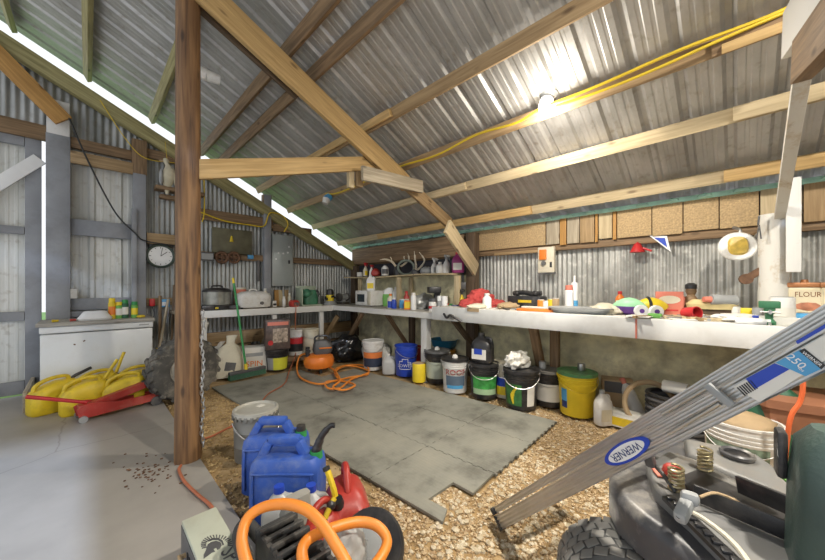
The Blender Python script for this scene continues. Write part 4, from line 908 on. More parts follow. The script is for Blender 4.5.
# rough foam wall behind the shelf and black sheet above it
vs = []; fs = []; NY, NZ = 90, 18
for j in range(NZ+1):
    for i in range(NY+1):
        y = 2.55+3.0*i/NY; z = .9+.49*j/NZ
        vs.append((XR-.06-.04-.05*noise.fractal(Vector((y*2, z*4, 9.1)), 1, 2, 5), y, z))
for j in range(NZ):
    for i in range(NY): a = j*(NY+1)+i; fs.append((a, a+NY+1, a+NY+2, a+1))
struct(MB().add(vs, fs).build('wall_right', M_foam, sharp=70))
tag(MB().box(3.88, 4.05, 1.5, .02, 2.8, .26).build('black_sheet', mat('black_sheeting', (.03, .03, .04), .45, var=.3)), 'black plastic sheet on the wall above the corner shelf', 'sheet')
SZ = 1.39
t = thing('wall_shelf', 'rough two-tier wooden shelf standing on the corner bench', 'shelf', (3.6, 4.0, GZ)); off = Vector((3.6, 4.0, GZ))
mb = MB()
for k in range(10):
    ya = 2.74+k*.265; yb = ya+.265
    mb.bar(Vector((3.66, ya, SZ-.012+.012*math.sin(k*.7)))-off, Vector((3.66, yb, SZ-.012+.012*math.sin(k*.7+.7)))-off, .022, .30)
mb.build('shelf_board', W_pale, t)
for px, X, w in ((360, 3.56, .08), (399, 3.54, .085), (411, 3.78, .07), (457.5, 3.54, .085)):
    y = atX(px, HY, X).y; part_board('upright', (X, y, GZ), (X, y, SZ-.035), w, .04, W_pale, t, up=(0, 1, 0))
def onsh(px, X=3.63): return bench_at(px, X, SZ+.008)
def oncb(px, X=3.4): return bench_at(px, X, GZ)
G = 'goods on the corner shelf'
carton('cardboard_box', 'tiny white box at the left end of the top shelf', 'box', onsh(360, 3.66), (.1, .08, .08), M_paper, -.8)
spray_bottle('yellow and white spray bottle with red trigger at left of the top shelf', onsh(365.5), .055, .26, M_cream, M_red2, M_yel2)
spray_bottle('white spray bottle with a red trigger and cloth, second on the top shelf', onsh(371.5), .05, .21, M_whit2, M_red2, M_grey)
lumpy('rag', 'red rag on the top shelf beside the second spray bottle', 'rag', onsh(375.5, 3.68), .09, M_red, (1, 1, .9), seed=12, sub=3)
bottle('pump_bottle', 'white and dark pump bottle left of the antlers', 'bottle', onsh(385), .06, .20, M_white, M_black, M_dgrey)
p = onsh(398, 3.68); t = thing('antlers', 'pale deer antlers on a dark skull plate on the top shelf', 'antlers', p, face(p))
Mant = mat('antler', (.55, .48, .36), .6, var=.2)
MB().loft([(0, 0, 0, .13, .13, 2), (0, 0, .06, .16, .14, 2), (0, 0, .13, .12, .12, 2), (0, 0, .17, .04, .04, 2)]).build('skull', M_black, t)
a1 = MB().tube([(-.03, 0, .14), (-.10, -.03, .22), (-.2, -.06, .26), (-.30, -.06, .25)], .017, 8, rs=[.02, .019, .017, .013, .006]); a1.tube([(-.1, -.03, .22), (-.11, -.06, .27), (-.13, -.06, .30)], .008, 6).build('antler', Mant, t)
a2 = MB().tube([(.03, 0, .14), (.10, -.04, .18), (.18, -.06, .26), (.16, -.06, .36)], .016, 8, rs=[.02, .018, .015, .006]); a2.tube([(.12, -.05, .2), (.10, -.08, .28), (.1, -.08, .31)], .008, 6).build('antler', Mant, t)
p = onsh(416, 3.62); t = thing('antlers', 'taller curved antler pair right of the dark skull on the top shelf', 'antlers', p, face(p))
MB().loft([(0, 0, 0, .12, .1, 2), (-.02, 0, .05, .12, .1, 2), (-.02, 0, .08, .04, .04, 2)]).build('skull', M_dgrey, t)
for s_, hh in ((-.3, .36), (1, .34)): MB().tube([(0, 0, .05), (.06*s_+.02, -.03, .12), (.11*s_+.02, -.04, .22), (.06*s_-.01, -.03, hh)], .016, 8, rs=[.02, .017, .014, .005]).build('antler', Mant, t)
p = onsh(406, 3.74); t = thing('coiled_hose', 'grey-green coil lying on the top shelf behind the antlers', 'hose', p, face(p))
for k in range(3): MB().tube([(.13*math.cos(a), -.05+.035*k, .125+.115*math.sin(a)) for a in [j*math.pi/7 for j in range(14)]], .018, 7, True, 2).build('coil', mat('grey_green_hose', (.15, .18, .15), .5), t)
lumpy('rag', 'crumpled grey cloth right of the antlers on the top shelf', 'rag', onsh(427), .10, M_grey, (1.1, .9, .7), seed=15, sub=3)
spray_bottle('white spray bottle, left one of the two near the shelf end', onsh(434.5), .065, .24, M_white, M_white, M_grey)
bottle('bottle', 'white squat bottle between the two white spray bottles', 'bottle', onsh(440, 3.56), .06, .16, M_white, M_white)
spray_bottle('white spray bottle with grey trigger beside the purple jug', onsh(446.5), .065, .27, M_white, M_grey, M_paper)
jug('detergent_jug', 'purple detergent jug at the right end of the top shelf', 'jug', onsh(458), .17, .11, .28, mat('magenta', (.30, .03, .16), .4), M_red2, face(onsh(458)), M_paper)
# bench level
p = oncb(371, 3.44); t = thing('microwave', 'white microwave oven on the corner bench', 'microwave', p, R(-90))
MB().box(0, 0, .135, .44, .34, .25, None, .01).build('body', M_white, t)
d = MB().box(-.04, -.176, .135, .32, .014, .22, None, .004).build('door', M_white, t); MB().box(-.04, -.185, .135, .2, .006, .13, None, .002).build('window', mat('dark_window', (.03, .04, .05), .2), d)
MB().box(.17, -.174, .135, .08, .010, .22, None, .003).build('control_panel', M_cream, t)
for x in (-.18, .18): MB().box(x, 0, .006, .03, .28, .012).build('foot', M_black, t)
q = p+Vector((-.02, -.02, .26)); jug('jug', 'white jug with a yellow label on top of the microwave', 'jug', q, .15, .12, .27, M_whit2, M_white, face(q), M_yel2)
p = oncb(389, 3.6); t = thing('fertiliser_bag', 'green and white pack right of the microwave', 'bag', p, face(p)); MB().loft([(0, 0, 0, .2, .12), (0, 0, .13, .22, .13, 3), (0, 0, .2, .2, .1, 3)]).build('lower_bag', M_lime, t); MB().loft([(0, 0, .2, .19, .1, 3), (0, 0, .27, .16, .07, 3), (.02, 0, .31, .08, .02, 3)]).build('upper_bag', M_whit2, t)
jug('jug', 'white jug between the green pack and the shelf upright', 'jug', oncb(396, 3.62), .12, .1, .32, M_white, M_white, face(oncb(396, 3.62)))
bottle('bottle', 'blue-labelled orange bottle in front of the green pack', 'bottle', oncb(390.5, 3.22), .05, .22, M_cream, M_org2, M_blue2, lz=(.05, .5))
bottle('bottle', 'blue and white bottle right of the orange one on the corner bench', 'bottle', oncb(394, 3.22), .04, .16, M_blue2, M_white, neck=.6)
bottle('bottle', 'red bottle with pointed cap right of the middle shelf upright', 'bottle', oncb(406.5, 3.4), .045, .26, M_red, M_red2, M_cream)
carton('cardboard_box', 'orange patterned carton in front of the red bottle', 'box', oncb(408.5, 3.25), (.13, .08, .13), M_org2, face(oncb(408, 3.25)), M_yel)
can('tin', 'white and blue tin left of the orange carton', 'tin', oncb(402.5, 3.3), .045, .14, M_white, M_lblue)
bottle('bottle', 'tall white cylinder bottle right of the orange carton', 'bottle', oncb(413.5, 3.25), .04, .24, M_whit2, M_white, neck=.6, sh=.75)
lumpy('plastic_bag', 'crumpled silvery bag on the corner bench behind the bottles', 'bag', oncb(424, 3.55), .18, mat('silver_bag', (.35, .36, .35), .3, .3, var=.3), (1.3, .8, .75), .5, 3, 22, 4)
p = oncb(434, 3.45); t = thing('coffee_maker', 'black coffee maker on the corner bench', 'coffee maker', p, face(p, 10)); MB().box(0, 0, .02, .17, .22, .04, None, .008).box(.05, .05, .15, .08, .12, .24, None, .01).box(0, 0, .28, .17, .22, .09, None, .012).build('body', M_black, t); MB().lathe([(.03, .045), (.06, .06), (.065, .12), (.05, .16), (0, .16)], 18, x=-.015, y=-.03).build('carafe', M_dgrey, t)
can('cup', 'white and red paper cup in front of the coffee maker', 'cup', oncb(432.5, 3.22), .05, .12, M_white, M_red2, M_white, lz=(.3, .6))
can('tin', 'tall white can right of the coffee maker, left one of two', 'tin', oncb(440, 3.3), .04, .20, M_whit2, M_grey, lz=(.3, .7), group='two white cans'); can('tin', 'tall white can right of the coffee maker, right one of two', 'tin', oncb(444.5, 3.3), .042, .20, M_whit2, None, group='two white cans')
for px, m_, lb in ((448, M_red2, 'red'), (451, M_green, 'green')):
    p = oncb(px, 3.42); o = MB().ball((0, 0, .05), .05, 3).build('ball', m_, loc=p); tag(o, 'small %s ball on the corner bench left of the shelf upright' % lb, 'ball')
spray_bottle('slim yellow bottle right of the last shelf upright', oncb(462, 3.55), .045, .30, M_yel, M_black, M_cream)
p = bench_at(463, 3.72, 1.16); t = thing('dust_brush', 'dark brush hanging from the right end of the corner shelf', 'brush', p, face(p)); MB().box(0, 0, .17, .03, .02, .13, None, .006).build('handle', M_black, t); MB().box(0, 0, .06, .09, .05, .10, None, .012).build('bristles', M_dgrey, t)
can('mug', 'small blue cup at the step between the two benches', 'cup', oncb(455, 3.3), .05, .09, M_navy)
# ---------------- on the floor under the corner bench
def fl(px, py, r=.14): p = floor_at(px, py, r); return p
M_hd = mat('orange_label', (.70, .20, .05), .5); M_dkl = mat('dark_label', (.03, .04, .07), .5)
bucket('white bucket with orange and black label left of the white jugs', fl(373, 371), .15, .42, M_white, M_white, patches=((-70, 70, .42, .62, M_hd), (-70, 70, .12, .42, M_dkl)))
p = fl(389, 375, .1); jug('milk_jug', 'cloudy white jug left of the blue bucket, front one', 'jug', p, .19, .17, .27, M_milk, M_white, face(p), rot=None)
p = fl(384, 368, .2); jug('milk_jug', 'white jug behind the cloudy jug beside the blue bucket', 'jug', p, .18, .16, .32, M_white, M_white, face(p, -20))
b_ = bucket('royal blue open bucket with white outline logo', fl(406, 377), .155, .41, M_blue2, None, 25, handle=True, texts=(("LOWE'S", .06, -30, .36, M_whit2),))
mb = MB()
for (z0, z1, a0, a1) in ((.24, .255, -62, 2), (.24, .5, -62, -60), (.24, .46, 0, 2), (.49, .505, -62, -45), (.49, .58, -46, -44), (.57, .585, -46, -14), (.45, .585, -16, -14), (.45, .465, -16, 2)): mb.patch(.137+.018*z0, .137+.018*z1, -90+a0, -90+a1, z0*.41, z1*.41, 6, .004)
mb.build('logo', M_whit2, b_)
can('paint_can', 'yellow and brown dented can in front of the blue bucket', 'can', fl(419, 383, .085), .085, .23, M_yel2, None, M_tan)
p = fl(415, 368, .15); gas_can('red fuel can behind the blue bucket and white bench leg', p, face(p, 30), 0, 0, 'red fuel cans', .8, M_red)
M_sage = mat('sage_label', (.42, .45, .36), .6, var=.15)
bucket('black bucket with pale sage label behind the white bucket', fl(437, 384), .155, .40, M_black, mat('grey_lid', (.11, .11, .11), .5, dirt=(.3, .28, .24), dirt_amt=.6), patches=((-70, 60, .15, .66, M_sage),), lid_knob=True)
bucket('white bucket with black lid and red ROOF lettering', fl(455, 394), .15, .38, M_white, M_black, patches=((-45, 50, .22, .52, mat('slate_label', (.10, .14, .19), .5)), (-40, 40, .14, .24, M_lblue)), texts=(('ROOF', .085, 2, .62, M_red2),), lid_knob=True)
p = fl(484, 400); bucket('black bucket with green label under the black jug', p, .155, .37, M_black, M_black, patches=((-52, 60, .14, .66, mat('leaf_green', (.05, .30, .06), .5, var=.4, scale=14)), (-52, 60, .14, .30, mat('pale_green', (.35, .5, .3), .5))))
t = jug('oil_jug', 'big black jug with white label standing on the green-labelled bucket', 'jug', (p.x-.01, p.y+.01, .374), .23, .18, .32, M_black, M_black, face(p, -20), M_paper)
MB().box(-.02, -.0925, .125, .09, .002, .06).build('label', M_blue2, t)
bucket('white bucket with blue and yellow label behind the black crop-seed bucket', fl(506, 403, .26), .15, .37, M_cream, M_cream, patches=((-70, 10, .35, .62, M_blue2), (-70, 10, .1, .35, M_yel2)))
bk = bucket('open black bucket with a green and yellow corn picture', fl(521, 411), .165, .38, M_black, M_black, patches=((-66, 2, .12, .66, mat('corn_green', (.04, .16, .04), .5, var=.4, scale=20)), (22, 52, .12, .62, M_paper)), handle_up=False)
mb = MB()
for k in range(9):
    z = .16+k*.05; a = -30-7*math.cos((k-4)*.45)+k*1.5; mb.patch(.148+.018*z, .15+.018*z, -90+a-(7-abs(k-4)), -90+a+(7-abs(k-4)), z*.38, (z+.05)*.38, 5, .004)
mb.build('corn_picture', M_yel2, bk)
p = fl(521, 411); q = Vector((p.x+.03, p.y-.0, .384)); lumpy('rag', 'crumpled white rag piled on the black corn bucket', 'rag', (q.x-.02, q.y+.05, (.382)), .13, M_paper, (1.1, .8, .75), .8, 2.6, 31, 4)
bucket('black bucket with a plain white label left of the yellow bucket', fl(549, 408), .155, .36, M_black, mat('dusty_lid', (.20, .19, .17), .7, var=.3), patches=((-52, 48, .16, .64, M_paper),))
p = fl(549, 408); can('tin', 'small grey cup standing on the lid of the white-labelled black bucket', 'cup', (p.x-.04, p.y+.05, .362), .035, .07, M_grey)
bucket('bright yellow bucket with green rim', fl(577, 418), .165, .40, M_yel2, mat('green_rim', (.09, .27, .10), .5, dirt=(.12, .13, .06), dirt_amt=.8, dirt_scale=9), 15, patches=((-72, -48, .18, .62, M_lblue), (-72, -48, .18, .34, M_navy)), handle=True, mh=M_yel)
p = fl(577, 418); can('tin', 'little silver cup on the lid of the yellow bucket', 'cup', (p.x+.06, p.y-.02, .40), .035, .06, M_steel)
lumpy('cable_heap', 'black heap of hose between the black bucket and the foam wall', 'hose', floor_at(562, 396, .32), .17, M_black, (1.4, .8, .9), .4, 3, 17, 3)
p = fl(444, 372, .2); bucket('orange-yellow tub under the teal bowl', p, .17, .30, mat('amber', (.62, .30, .04), .5), None, handle=False)
t = thing('wash_bowl', 'teal blue bowl sitting in the amber tub', 'bowl', (p.x, p.y, .297)); MB().lathe([(0, .0), (.12, .0), (.17, .04), (.195, .13), (.205, .14), (.19, .135), (.16, .045), (.11, .012), (0, .012)], 32).build('bowl', mat('teal_blue', (.02, .16, .28), .4), t)
lumpy('stone', 'round grey rock between the white pail and the foam wall', 'rock', floor_at(383, 360, .35), .14, M_grey, (1.2, 1, .9), .15, 2, 5, 3)
# ================================================================== LONG WHITE BENCH AND WHAT LIES ON IT
BZ = .96; XF = 3.0
t = thing('workbench', 'long white-painted workbench along the right metal wall', 'workbench', (3.4, .8, 0)); off = Vector((3.4, .8, 0))
Mtop = mat('white_bench_top', (.62, .60, .55), .6, var=.12, scale=4, dirt=(.36, .30, .22), dirt_amt=.6, dirt_scale=6)
MB().box(.03, .02, BZ-.02, .80, 3.64, .04, None, .005).build('worktop', Mtop, t)
part_board('fascia', (XF-.01, -1.0, BZ-.077), (XF-.01, 2.64, BZ-.077), .155, .035, mat('white_fascia', (.68, .68, .66), .55, var=.05, scale=6, dirt=(.5, .48, .44), dirt_amt=.4, dirt_scale=5), t)
part_board('end_board', (XF-.0, 2.63, BZ-.077), (3.8, 2.63, BZ-.077), .155, .03, W_wht, t)
part_board('leg', atX(541, 368, 3.42), atX(533, 326, 3.2), .09, .05, W_old, t, up=(0, 1, 0)); part_board('leg', (3.5, atX(555, 330, 3.5).y, -.03), (3.5, atX(555, 330, 3.5).y, BZ-.06), .09, .06, W_old, t, up=(0, 1, 0))
y = atX(780, 420, 3.08).y; part_board('leg', (3.08, y, -.03), (3.08, y, BZ-.06), .08, .07, W_wht, t, up=(0, 1, 0))
MB().box(XF-.03-3.4, atX(637, 320, XF).y-.8, BZ-.08, .004, .012, .15).build('red_mark', M_coral, t)
p = atX(473, 308.5, XF-.03); MB().box(XF-.031-3.4, p.y-.8, BZ-.012, .006, .15, .035).build('tape', M_tan, t)
def onb(px, X=3.6): return bench_at(px, X, BZ)
p = atX(453, 317, XF-.03); t = thing('hook_handle', 'black forked handle hooked on the left end of the long bench front', 'tool', (XF-.05, p.y, p.z), R(-90)); MB().tube([(-.12, 0, .03), (-.05, -.03, -.01), (0, -.035, .025), (.06, -.03, .0), (.13, 0, -.04)], .014, 8).build('handle', M_black, t); MB().box(0, .01, .0, .04, .03, .05, None, .005).build('clip', M_steel, t)
Mcloth = mat('coral_cloth', (.46, .06, .055), .85, var=.2)
lumpy('red_cloth', 'crumpled red cloth heap at the left end of the long bench', 'cloth', onb(480, 3.45), .16, Mcloth, (1.15, .9, .85), .5, 2.8, 2, 5)
lumpy('red_cloth', 'flat tail of red cloth in front of the red heap', 'cloth', onb(468, 3.25), .11, Mcloth, (1.2, .9, .55), .4, 2.6, 9, 4)
lumpy('red_cloth', 'trailing red cloth right of the white bottle', 'cloth', onb(495, 3.5), .12, Mcloth, (1.6, .9, .45), .4, 2.6, 11, 4)
bottle('bottle', 'white squeeze bottle in front of the red cloth', 'bottle', onb(487, 3.2), .05, .17, M_whit2, M_white, neck=.5)
lumpy('rag', 'cream rag in front of the white squeeze bottle', 'rag', onb(478, 3.12), .10, M_cream, (1.6, .9, .35), .4, 3, 13, 3)
lumpy('rag', 'tan rag between the red cloth and the black case', 'rag', onb(508, 3.3), .11, M_tan, (1.6, .9, .4), .5, 3, 19, 3)
p = onb(527, 3.66); t = thing('tool_case', 'black tool case with a dark drill lying on top', 'case', p, R(-90)); MB().box(0, 0, .07, .40, .2, .13, None, .012).build('case', M_black, t); MB().box(.02, -.102, .075, .16, .004, .03).build('label', M_yel, t); MB().tube([(-.17, 0, .165), (-.05, 0, .175), (.06, 0, .16), (.17, 0, .17)], .028, 8).ball((-.12, 0, .165), .035, 2, .2).ball((.1, 0, .165), .035, 2, .2).build('drill', M_black, t)
can('tin', 'small silver tin right of the black tool case', 'tin', onb(535.5, 3.62), .035, .10, M_steel)
p = onb(537, 3.16); t = thing('tool_tray', 'orange plastic tray at the front of the long bench', 'tray', p, R(-88)); MB().box(0, 0, .012, .36, .16, .024, None, .006).build('tray', M_org2, t); MB().box(-.02, .03, .034, .28, .08, .018, None, .004).build('folder', M_paper, t)
for px, m_, h, lb in ((541, M_org, .10, 'orange pill-shaped pot'), (546.5, M_whit2, .09, 'white pot'), (551.5, M_yel, .11, 'amber pot'), (555.5, M_tan, .12, 'tan pot')):
    can('jar', lb+' in the row of small pots behind the orange tray', 'jar', onb(px, 3.45), .037, h, m_, None, M_white, group='row of small pots')
aerosol('white spray can with a bright orange cap', onb(569, 3.55), .042, .26, M_whit2, M_coral)
t = thing('caulk_tube', 'tall white sealant tube beside the orange-capped spray can', 'tube', onb(574.5, 3.62)); MB().lathe([(0, 0), (.035, 0), (.035, .28), (.012, .29), (.008, .36), (0, .36)], 18).build('tube', M_whit2, t); MB().patch(.035, .035, 170, 260, .03, .1, 8).build('label', M_lblue, t)
p = onb(580, 3.2); t = thing('metal_tray', 'wide shallow grey metal tray on the long bench', 'tray', p, R(-86)); MB().loft([(0, 0, 0, .44, .22), (0, 0, .045, .52, .28)]).build('tray', mat('tray_metal', (.42, .44, .46), .35, .6), t); MB().loft([(0, 0, .046, .54, .30), (0, 0, .054, .54, .30)]).build('rim', M_grey, t)
lumpy('rag', 'cream cloth between the metal tray and the footballs', 'rag', onb(607, 3.35), .14, M_cream, (1.5, 1, .4), .45, 3, 23, 4)
bottle('bottle', 'red and white mustard-type bottle against the metal wall', 'bottle', onb(620, 3.7), .04, .20, M_org2, M_red2, M_paper, neck=.4)
def football(label, p, m1, m2, rz):
    t = thing('football', label, 'football', p, rz); t.scale = (.95, .9, .88)
    pr = [(.085*math.sin(math.pi*k/16)**.8+.0001, -.14+.28*k/16) for k in range(17)]
    M = Matrix.Translation((0, 0, .085)) @ Matrix.Rotation(R(90), 4, 'Y')
    a = MB().lathe(pr, 24, M); up_ = MB(); up_.v = a.v; up_.f = [f for f in a.f if sum(a.v[i].z for i in f)/len(f) >= .087]; lo = MB(); lo.v = a.v; lo.f = [f for f in a.f if sum(a.v[i].z for i in f)/len(f) < .087]
    up_.build('upper_panel', m1, t); lo.build('lower_panel', m2, t)
    return t
t = football('mint green and purple football on the long bench', onb(629, 3.3), mat('mint', (.35, .68, .40), .5), M_purple, R(-95))
t2 = football('yellow football with a dark stripe behind the mint and purple one', onb(651, 3.45), M_yel2, M_yel2, R(-60)); MB().tube([(-.03+.0, -.087*math.cos(a), .085+.085*math.sin(a)) for a in [R(k) for k in range(-30, 100, 13)]], .012, 6).build('stripe', M_black, t2)
for px, X, lb in ((641, 3.15, 'green and purple'), (656, 3.15, 'yellow')):
    p = onb(px, X); t = thing('tape_roll', 'white round disc leaning in front of the %s football' % lb, 'roll', (p.x, p.y, p.z+.048), rot=(R(90), 0, R(-60))); MB().lathe([(0, -.02), (.045, -.02), (.048, -.015), (.048, .015), (.045, .02), (0, .02)], 24).build('roll', M_whit2, t); MB().lathe([(0, .02), (.018, .02), (.018, .022), (0, .022)], 14).build('core', M_purple, t)
p = onb(669, 3.6); carton('cardboard_box', 'coral red card box with a white oval label', 'box', p, (.19, .08, .20), M_coral, R(-80))
bx = bpy.data.objects[-1] if 0 else [o for o in bpy.data.objects if o.get('label') == 'coral red card box with a white oval label'][0]
mb = MB().lathe([(0, 0), (.05, 0), (.05, .002), (0, .002)], 24, Matrix.Translation((0, -.0405, .13)) @ Matrix.Diagonal((1.5, 1, .7, 1)) @ Matrix.Rotation(R(90), 4, 'X')); mb.build('label', M_cream, bx)
MB().box(.0, -.0415, .04, .12, .002, .012).build('stripe', M_red2, bx)
p = onb(683, 3.66); carton('cardboard_box', 'second smaller coral box tilted against the first', 'box', p, (.11, .06, .15), M_coral, R(-70), tilt=(0, R(-18), R(-70)))
p = onb(691, 3.66); t = thing('carved_figure', 'brown carved wooden figure with a dark cap', 'figurine', p, R(-80)); MB().loft([(0, 0, 0, .10, .09, 2), (0, 0, .06, .11, .09, 2), (0, 0, .14, .09, .08, 2), (0, 0, .17, .05, .05, 2), (0, 0, .2, .075, .075, 2), (0, 0, .235, .07, .07, 2)]).build('body', W_old, t); MB().lathe([(0, .225), (.042, .225), (.04, .26), (.02, .275), (0, .275)], 16).build('cap', M_black, t)
p = onb(691, 3.2); t = thing('mug', 'red and white mug lying near the front of the bench', 'mug', (p.x, p.y, p.z+.045), rot=(R(80), R(15), R(-40))); MB().lathe([(0, -.05), (.04, -.05), (.045, -.04), (.045, .05), (.038, .05), (.036, -.035), (0, -.035)], 20).build('cup', M_red2, t); MB().tube([(.04, 0, -.03), (.075, 0, -.02), (.075, 0, .025), (.04, 0, .035)], .008, 8).build('handle', M_whit2, t)
p = onb(711, 3.62); t = thing('padded_seat', 'yellowed padded bowl-shaped cushion on a dark stand', 'cushion', p, R(-80)); MB().loft([(0, 0, .06, .30, .16, 3), (0, 0, .10, .32, .17, 3), (0, 0, .135, .24, .12, 3), (0, 0, .14, .1, .05, 3)]).build('cushion', mat('old_yellow', (.55, .45, .22), .7, var=.2), t); MB().box(0, 0, .03, .24, .12, .06, None, .005).build('stand', W_dark, t)
p = onb(729, 3.6); t = thing('heat_gun', 'grey and red heat gun standing behind the clutter', 'tool', p, R(-60)); MB().cyl((-.12, 0, .14), (.04, 0, .13), .04, .045, 16).build('barrel', M_grey, t); MB().cyl((-.12, 0, .14), (-.17, 0, .14), .025, .022, 14).build('nozzle', M_coral, t); MB().bar((.02, 0, .12), (.05, 0, .0), .05, .045, up=(1, 0, 0), bev=.01).build('grip', M_black, t)
p = onb(745, 3.62); t = thing('level_tool', 'yellow box level left of the white column', 'tool', p, R(-85)); MB().box(0, 0, .04, .20, .06, .075, None, .006).build('body', M_yel2, t); MB().box(.06, -.031, .04, .02, .004, .077).build('stripe', M_black, t)
can('tin', 'small white tin left of the yellow level', 'tin', onb(735.5, 3.6), .03, .085, M_white)
can('tin', 'small grey tin between the yellow level and the column', 'tin', onb(758, 3.55), .032, .085, M_grey)
can('paint_can', 'white paint can with printed label beside the white column', 'can', onb(782, 3.35), .062, .17, M_white, M_paper, M_grey, lz=(.1, .6))
# vice
p = onb(769, 3.08); t = thing('bench_vise', 'green bench vice clamped on the front edge of the bench', 'vice', p, R(-90)); t.scale = (.62, .8, .95); Mv = mat('vice_green', (.04, .17, .08), .45, var=.2)
MB().loft([(0, 0, .0, .10, .12), (0, 0, .02, .10, .12), (0, 0, .04, .06, .08), (0, 0, .08, .06, .1)]).build('base', Mv, t)
MB().box(0, .0, .10, .08, .16, .05, None, .01).build('slide', Mv, t)
for yy in (-.07, .03): MB().box(0, yy, .135, .15, .035, .045, None, .006).build('jaw', Mv, t)
MB().cyl((0, -.06, .09), (0, -.16, .09), .014, seg=10).cyl((-.07, -.15, .09), (.07, -.15, .09), .006, seg=8).build('screw', M_steel, t)
MB().cyl((0, -.09, .02), (0, -.09, -.16), .012, seg=10).box(0, -.05, -.06, .05, .10, .02, None, .004).build('clamp_screw', M_steel, t)
# flour tins
M_tin = mat('cream_tin', (.62, .54, .36), .4, var=.06); M_tinlid = mat('copper_lid', (.38, .16, .06), .45, .2)
for px, txt, lb in ((804.5, 'FLOUR', 'cream FLOUR canister with a copper-brown lid, right of the white column'), (838, 'SUGAR', 'cream SUGAR canister cut off by the right edge of the photo')):
    p = onb(px, 3.66); t = thing('kitchen_canister', lb, 'canister', p, R(-86)); t.scale = (1.12, 1.12, 1.2); s_ = .165
    MB().box(0, 0, .10, s_, s_, .20, None, .012).build('body', M_tin, t); l_ = MB().box(0, 0, .212, s_+.008, s_+.008, .03, None, .008).build('lid', M_tinlid, t); MB().lathe([(0, .225), (.02, .225), (.015, .245), (0, .245)], 12).build('knob', M_tinlid, l_)
    f = MB().box(0, -s_/2-.001, .105, s_*.86, .002, .15).build('label', mat('faded_cream', (.68, .60, .42), .5), t)
    MB().text(txt, .042, Matrix.Translation((0, -s_/2-.0025, .155)) @ Matrix.Rotation(R(90), 4, 'X'), .85).build('lettering', mat('brown_ink', (.2, .08, .03), .6), f)
    MB().ball((0, -s_/2-.002, .085), .05, 2, .2, 3, (1.2, .06, .5)).build('picture', mat('rust_print', (.45, .18, .1), .6, var=.3, scale=30), f)
# litter of small tools at the front of the bench
rd = random.Random(11); k = 0
names = [('pliers', 'pliers'), ('chisel', 'tool'), ('wood_stick', 'stick'), ('file', 'tool'), ('paper_strip', 'paper')]
spots = [(662, 3.1), (668, 3.16), (674, 3.1), (680, 3.18), (686, 3.08), (697, 3.12), (703, 3.2), (708, 3.1), (716, 3.3), (722, 3.12), (728, 3.22), (735, 3.14), (742, 3.25), (750, 3.16), (700, 3.38), (714, 3.44), (726, 3.42), (738, 3.4), (640, 3.06), (648, 3.06), (516, 3.14), (506, 3.1), (560, 3.4), (590, 3.5), (600, 3.55)]
cols = [(M_dsteel, 'dark'), (M_steel, 'steel'), (W_pale, 'pale wood'), (M_tan, 'tan'), (M_paper, 'white'), (W_mid, 'brown wood'), (M_grey, 'grey')]
def clutter_ref(px):
    return 'left of the footballs' if px < 625 else 'in front of the footballs' if px < 660 else 'before the coral boxes' if px < 684 else 'around the red mug' if px < 706 else 'before the yellowed cushion' if px < 720 else 'before the heat gun' if px < 733 else 'before the yellow level'
for px, X in spots:
    m_, cn = cols[k % 7]; kind = ('stick', 'stick') if cn in ('pale wood', 'brown wood', 'tan') else ('paper_sheet', 'paper') if cn == 'white' else ('hand_tool', 'tool')
    p = onb(px, X); a = rd.random()*3.1; l = .07+.09*rd.random()
    d = Vector((math.cos(a), math.sin(a), 0))*l
    o = None
    if cn == 'white': mb = MB().box(0, 0, .003+.0005*k, l*1.3, l, .006, rot=(0, 0, math.degrees(a)))
    elif kind[0] == 'stick': mb = MB().bar(-d+Vector((0, 0, .012)), d+Vector((0, 0, .012)), .02, .03)
    else: mb = MB().cyl(-d+Vector((0, 0, .011)), Vector((0, 0, .011)), .011, seg=8).cyl(Vector((0, 0, .011)), d+Vector((0, 0, .011)), .006, seg=8)
    o = mb.build(kind[0], m_, loc=p)
    tag(o, 'small %s %s on the white bench %s, %s' % (cn, kind[1], clutter_ref(px), 'near its edge' if X < 3.13 else 'set back' if X < 3.3 else 'by the wall'), kind[1], 'bench litter'); k += 1
p = onb(737, 3.3); lumpy('rag', 'pale paper and shavings heap in front of the yellow level', 'rag', p, .11, M_paper, (1.8, 1.2, .28), .5, 3, 41, 4)
p = onb(655, 3.08); t = thing('toy', 'small lime green bit in front of the footballs', 'toy', p, R(-90)); MB().box(0, 0, .02, .09, .04, .035, None, .008).build('body', M_lime, t)
p = onb(757, 3.16); t = thing('toy', 'small blue and red clip left of the green vice', 'toy', p, R(-70)); MB().box(.0, 0, .025, .04, .04, .05, None, .006).build('body', M_blue2, t); MB().box(-.035, 0, .012, .04, .04, .024, None, .004).build('clip', M_red2, t)
p = onb(782, 3.12); carton('cardboard_box', 'white flat printed box right of the green vice', 'box', p, (.20, .12, .05), M_paper, R(-90))
p = onb(752, 3.08); carton('cardboard_box', 'white flat box left of the green vice', 'box', p, (.16, .1, .035), M_whit2, R(-88))
can('jar', 'pale blue jar right of the vice near the ladder', 'jar', onb(806, 3.1), .04, .08, M_lblue, None)
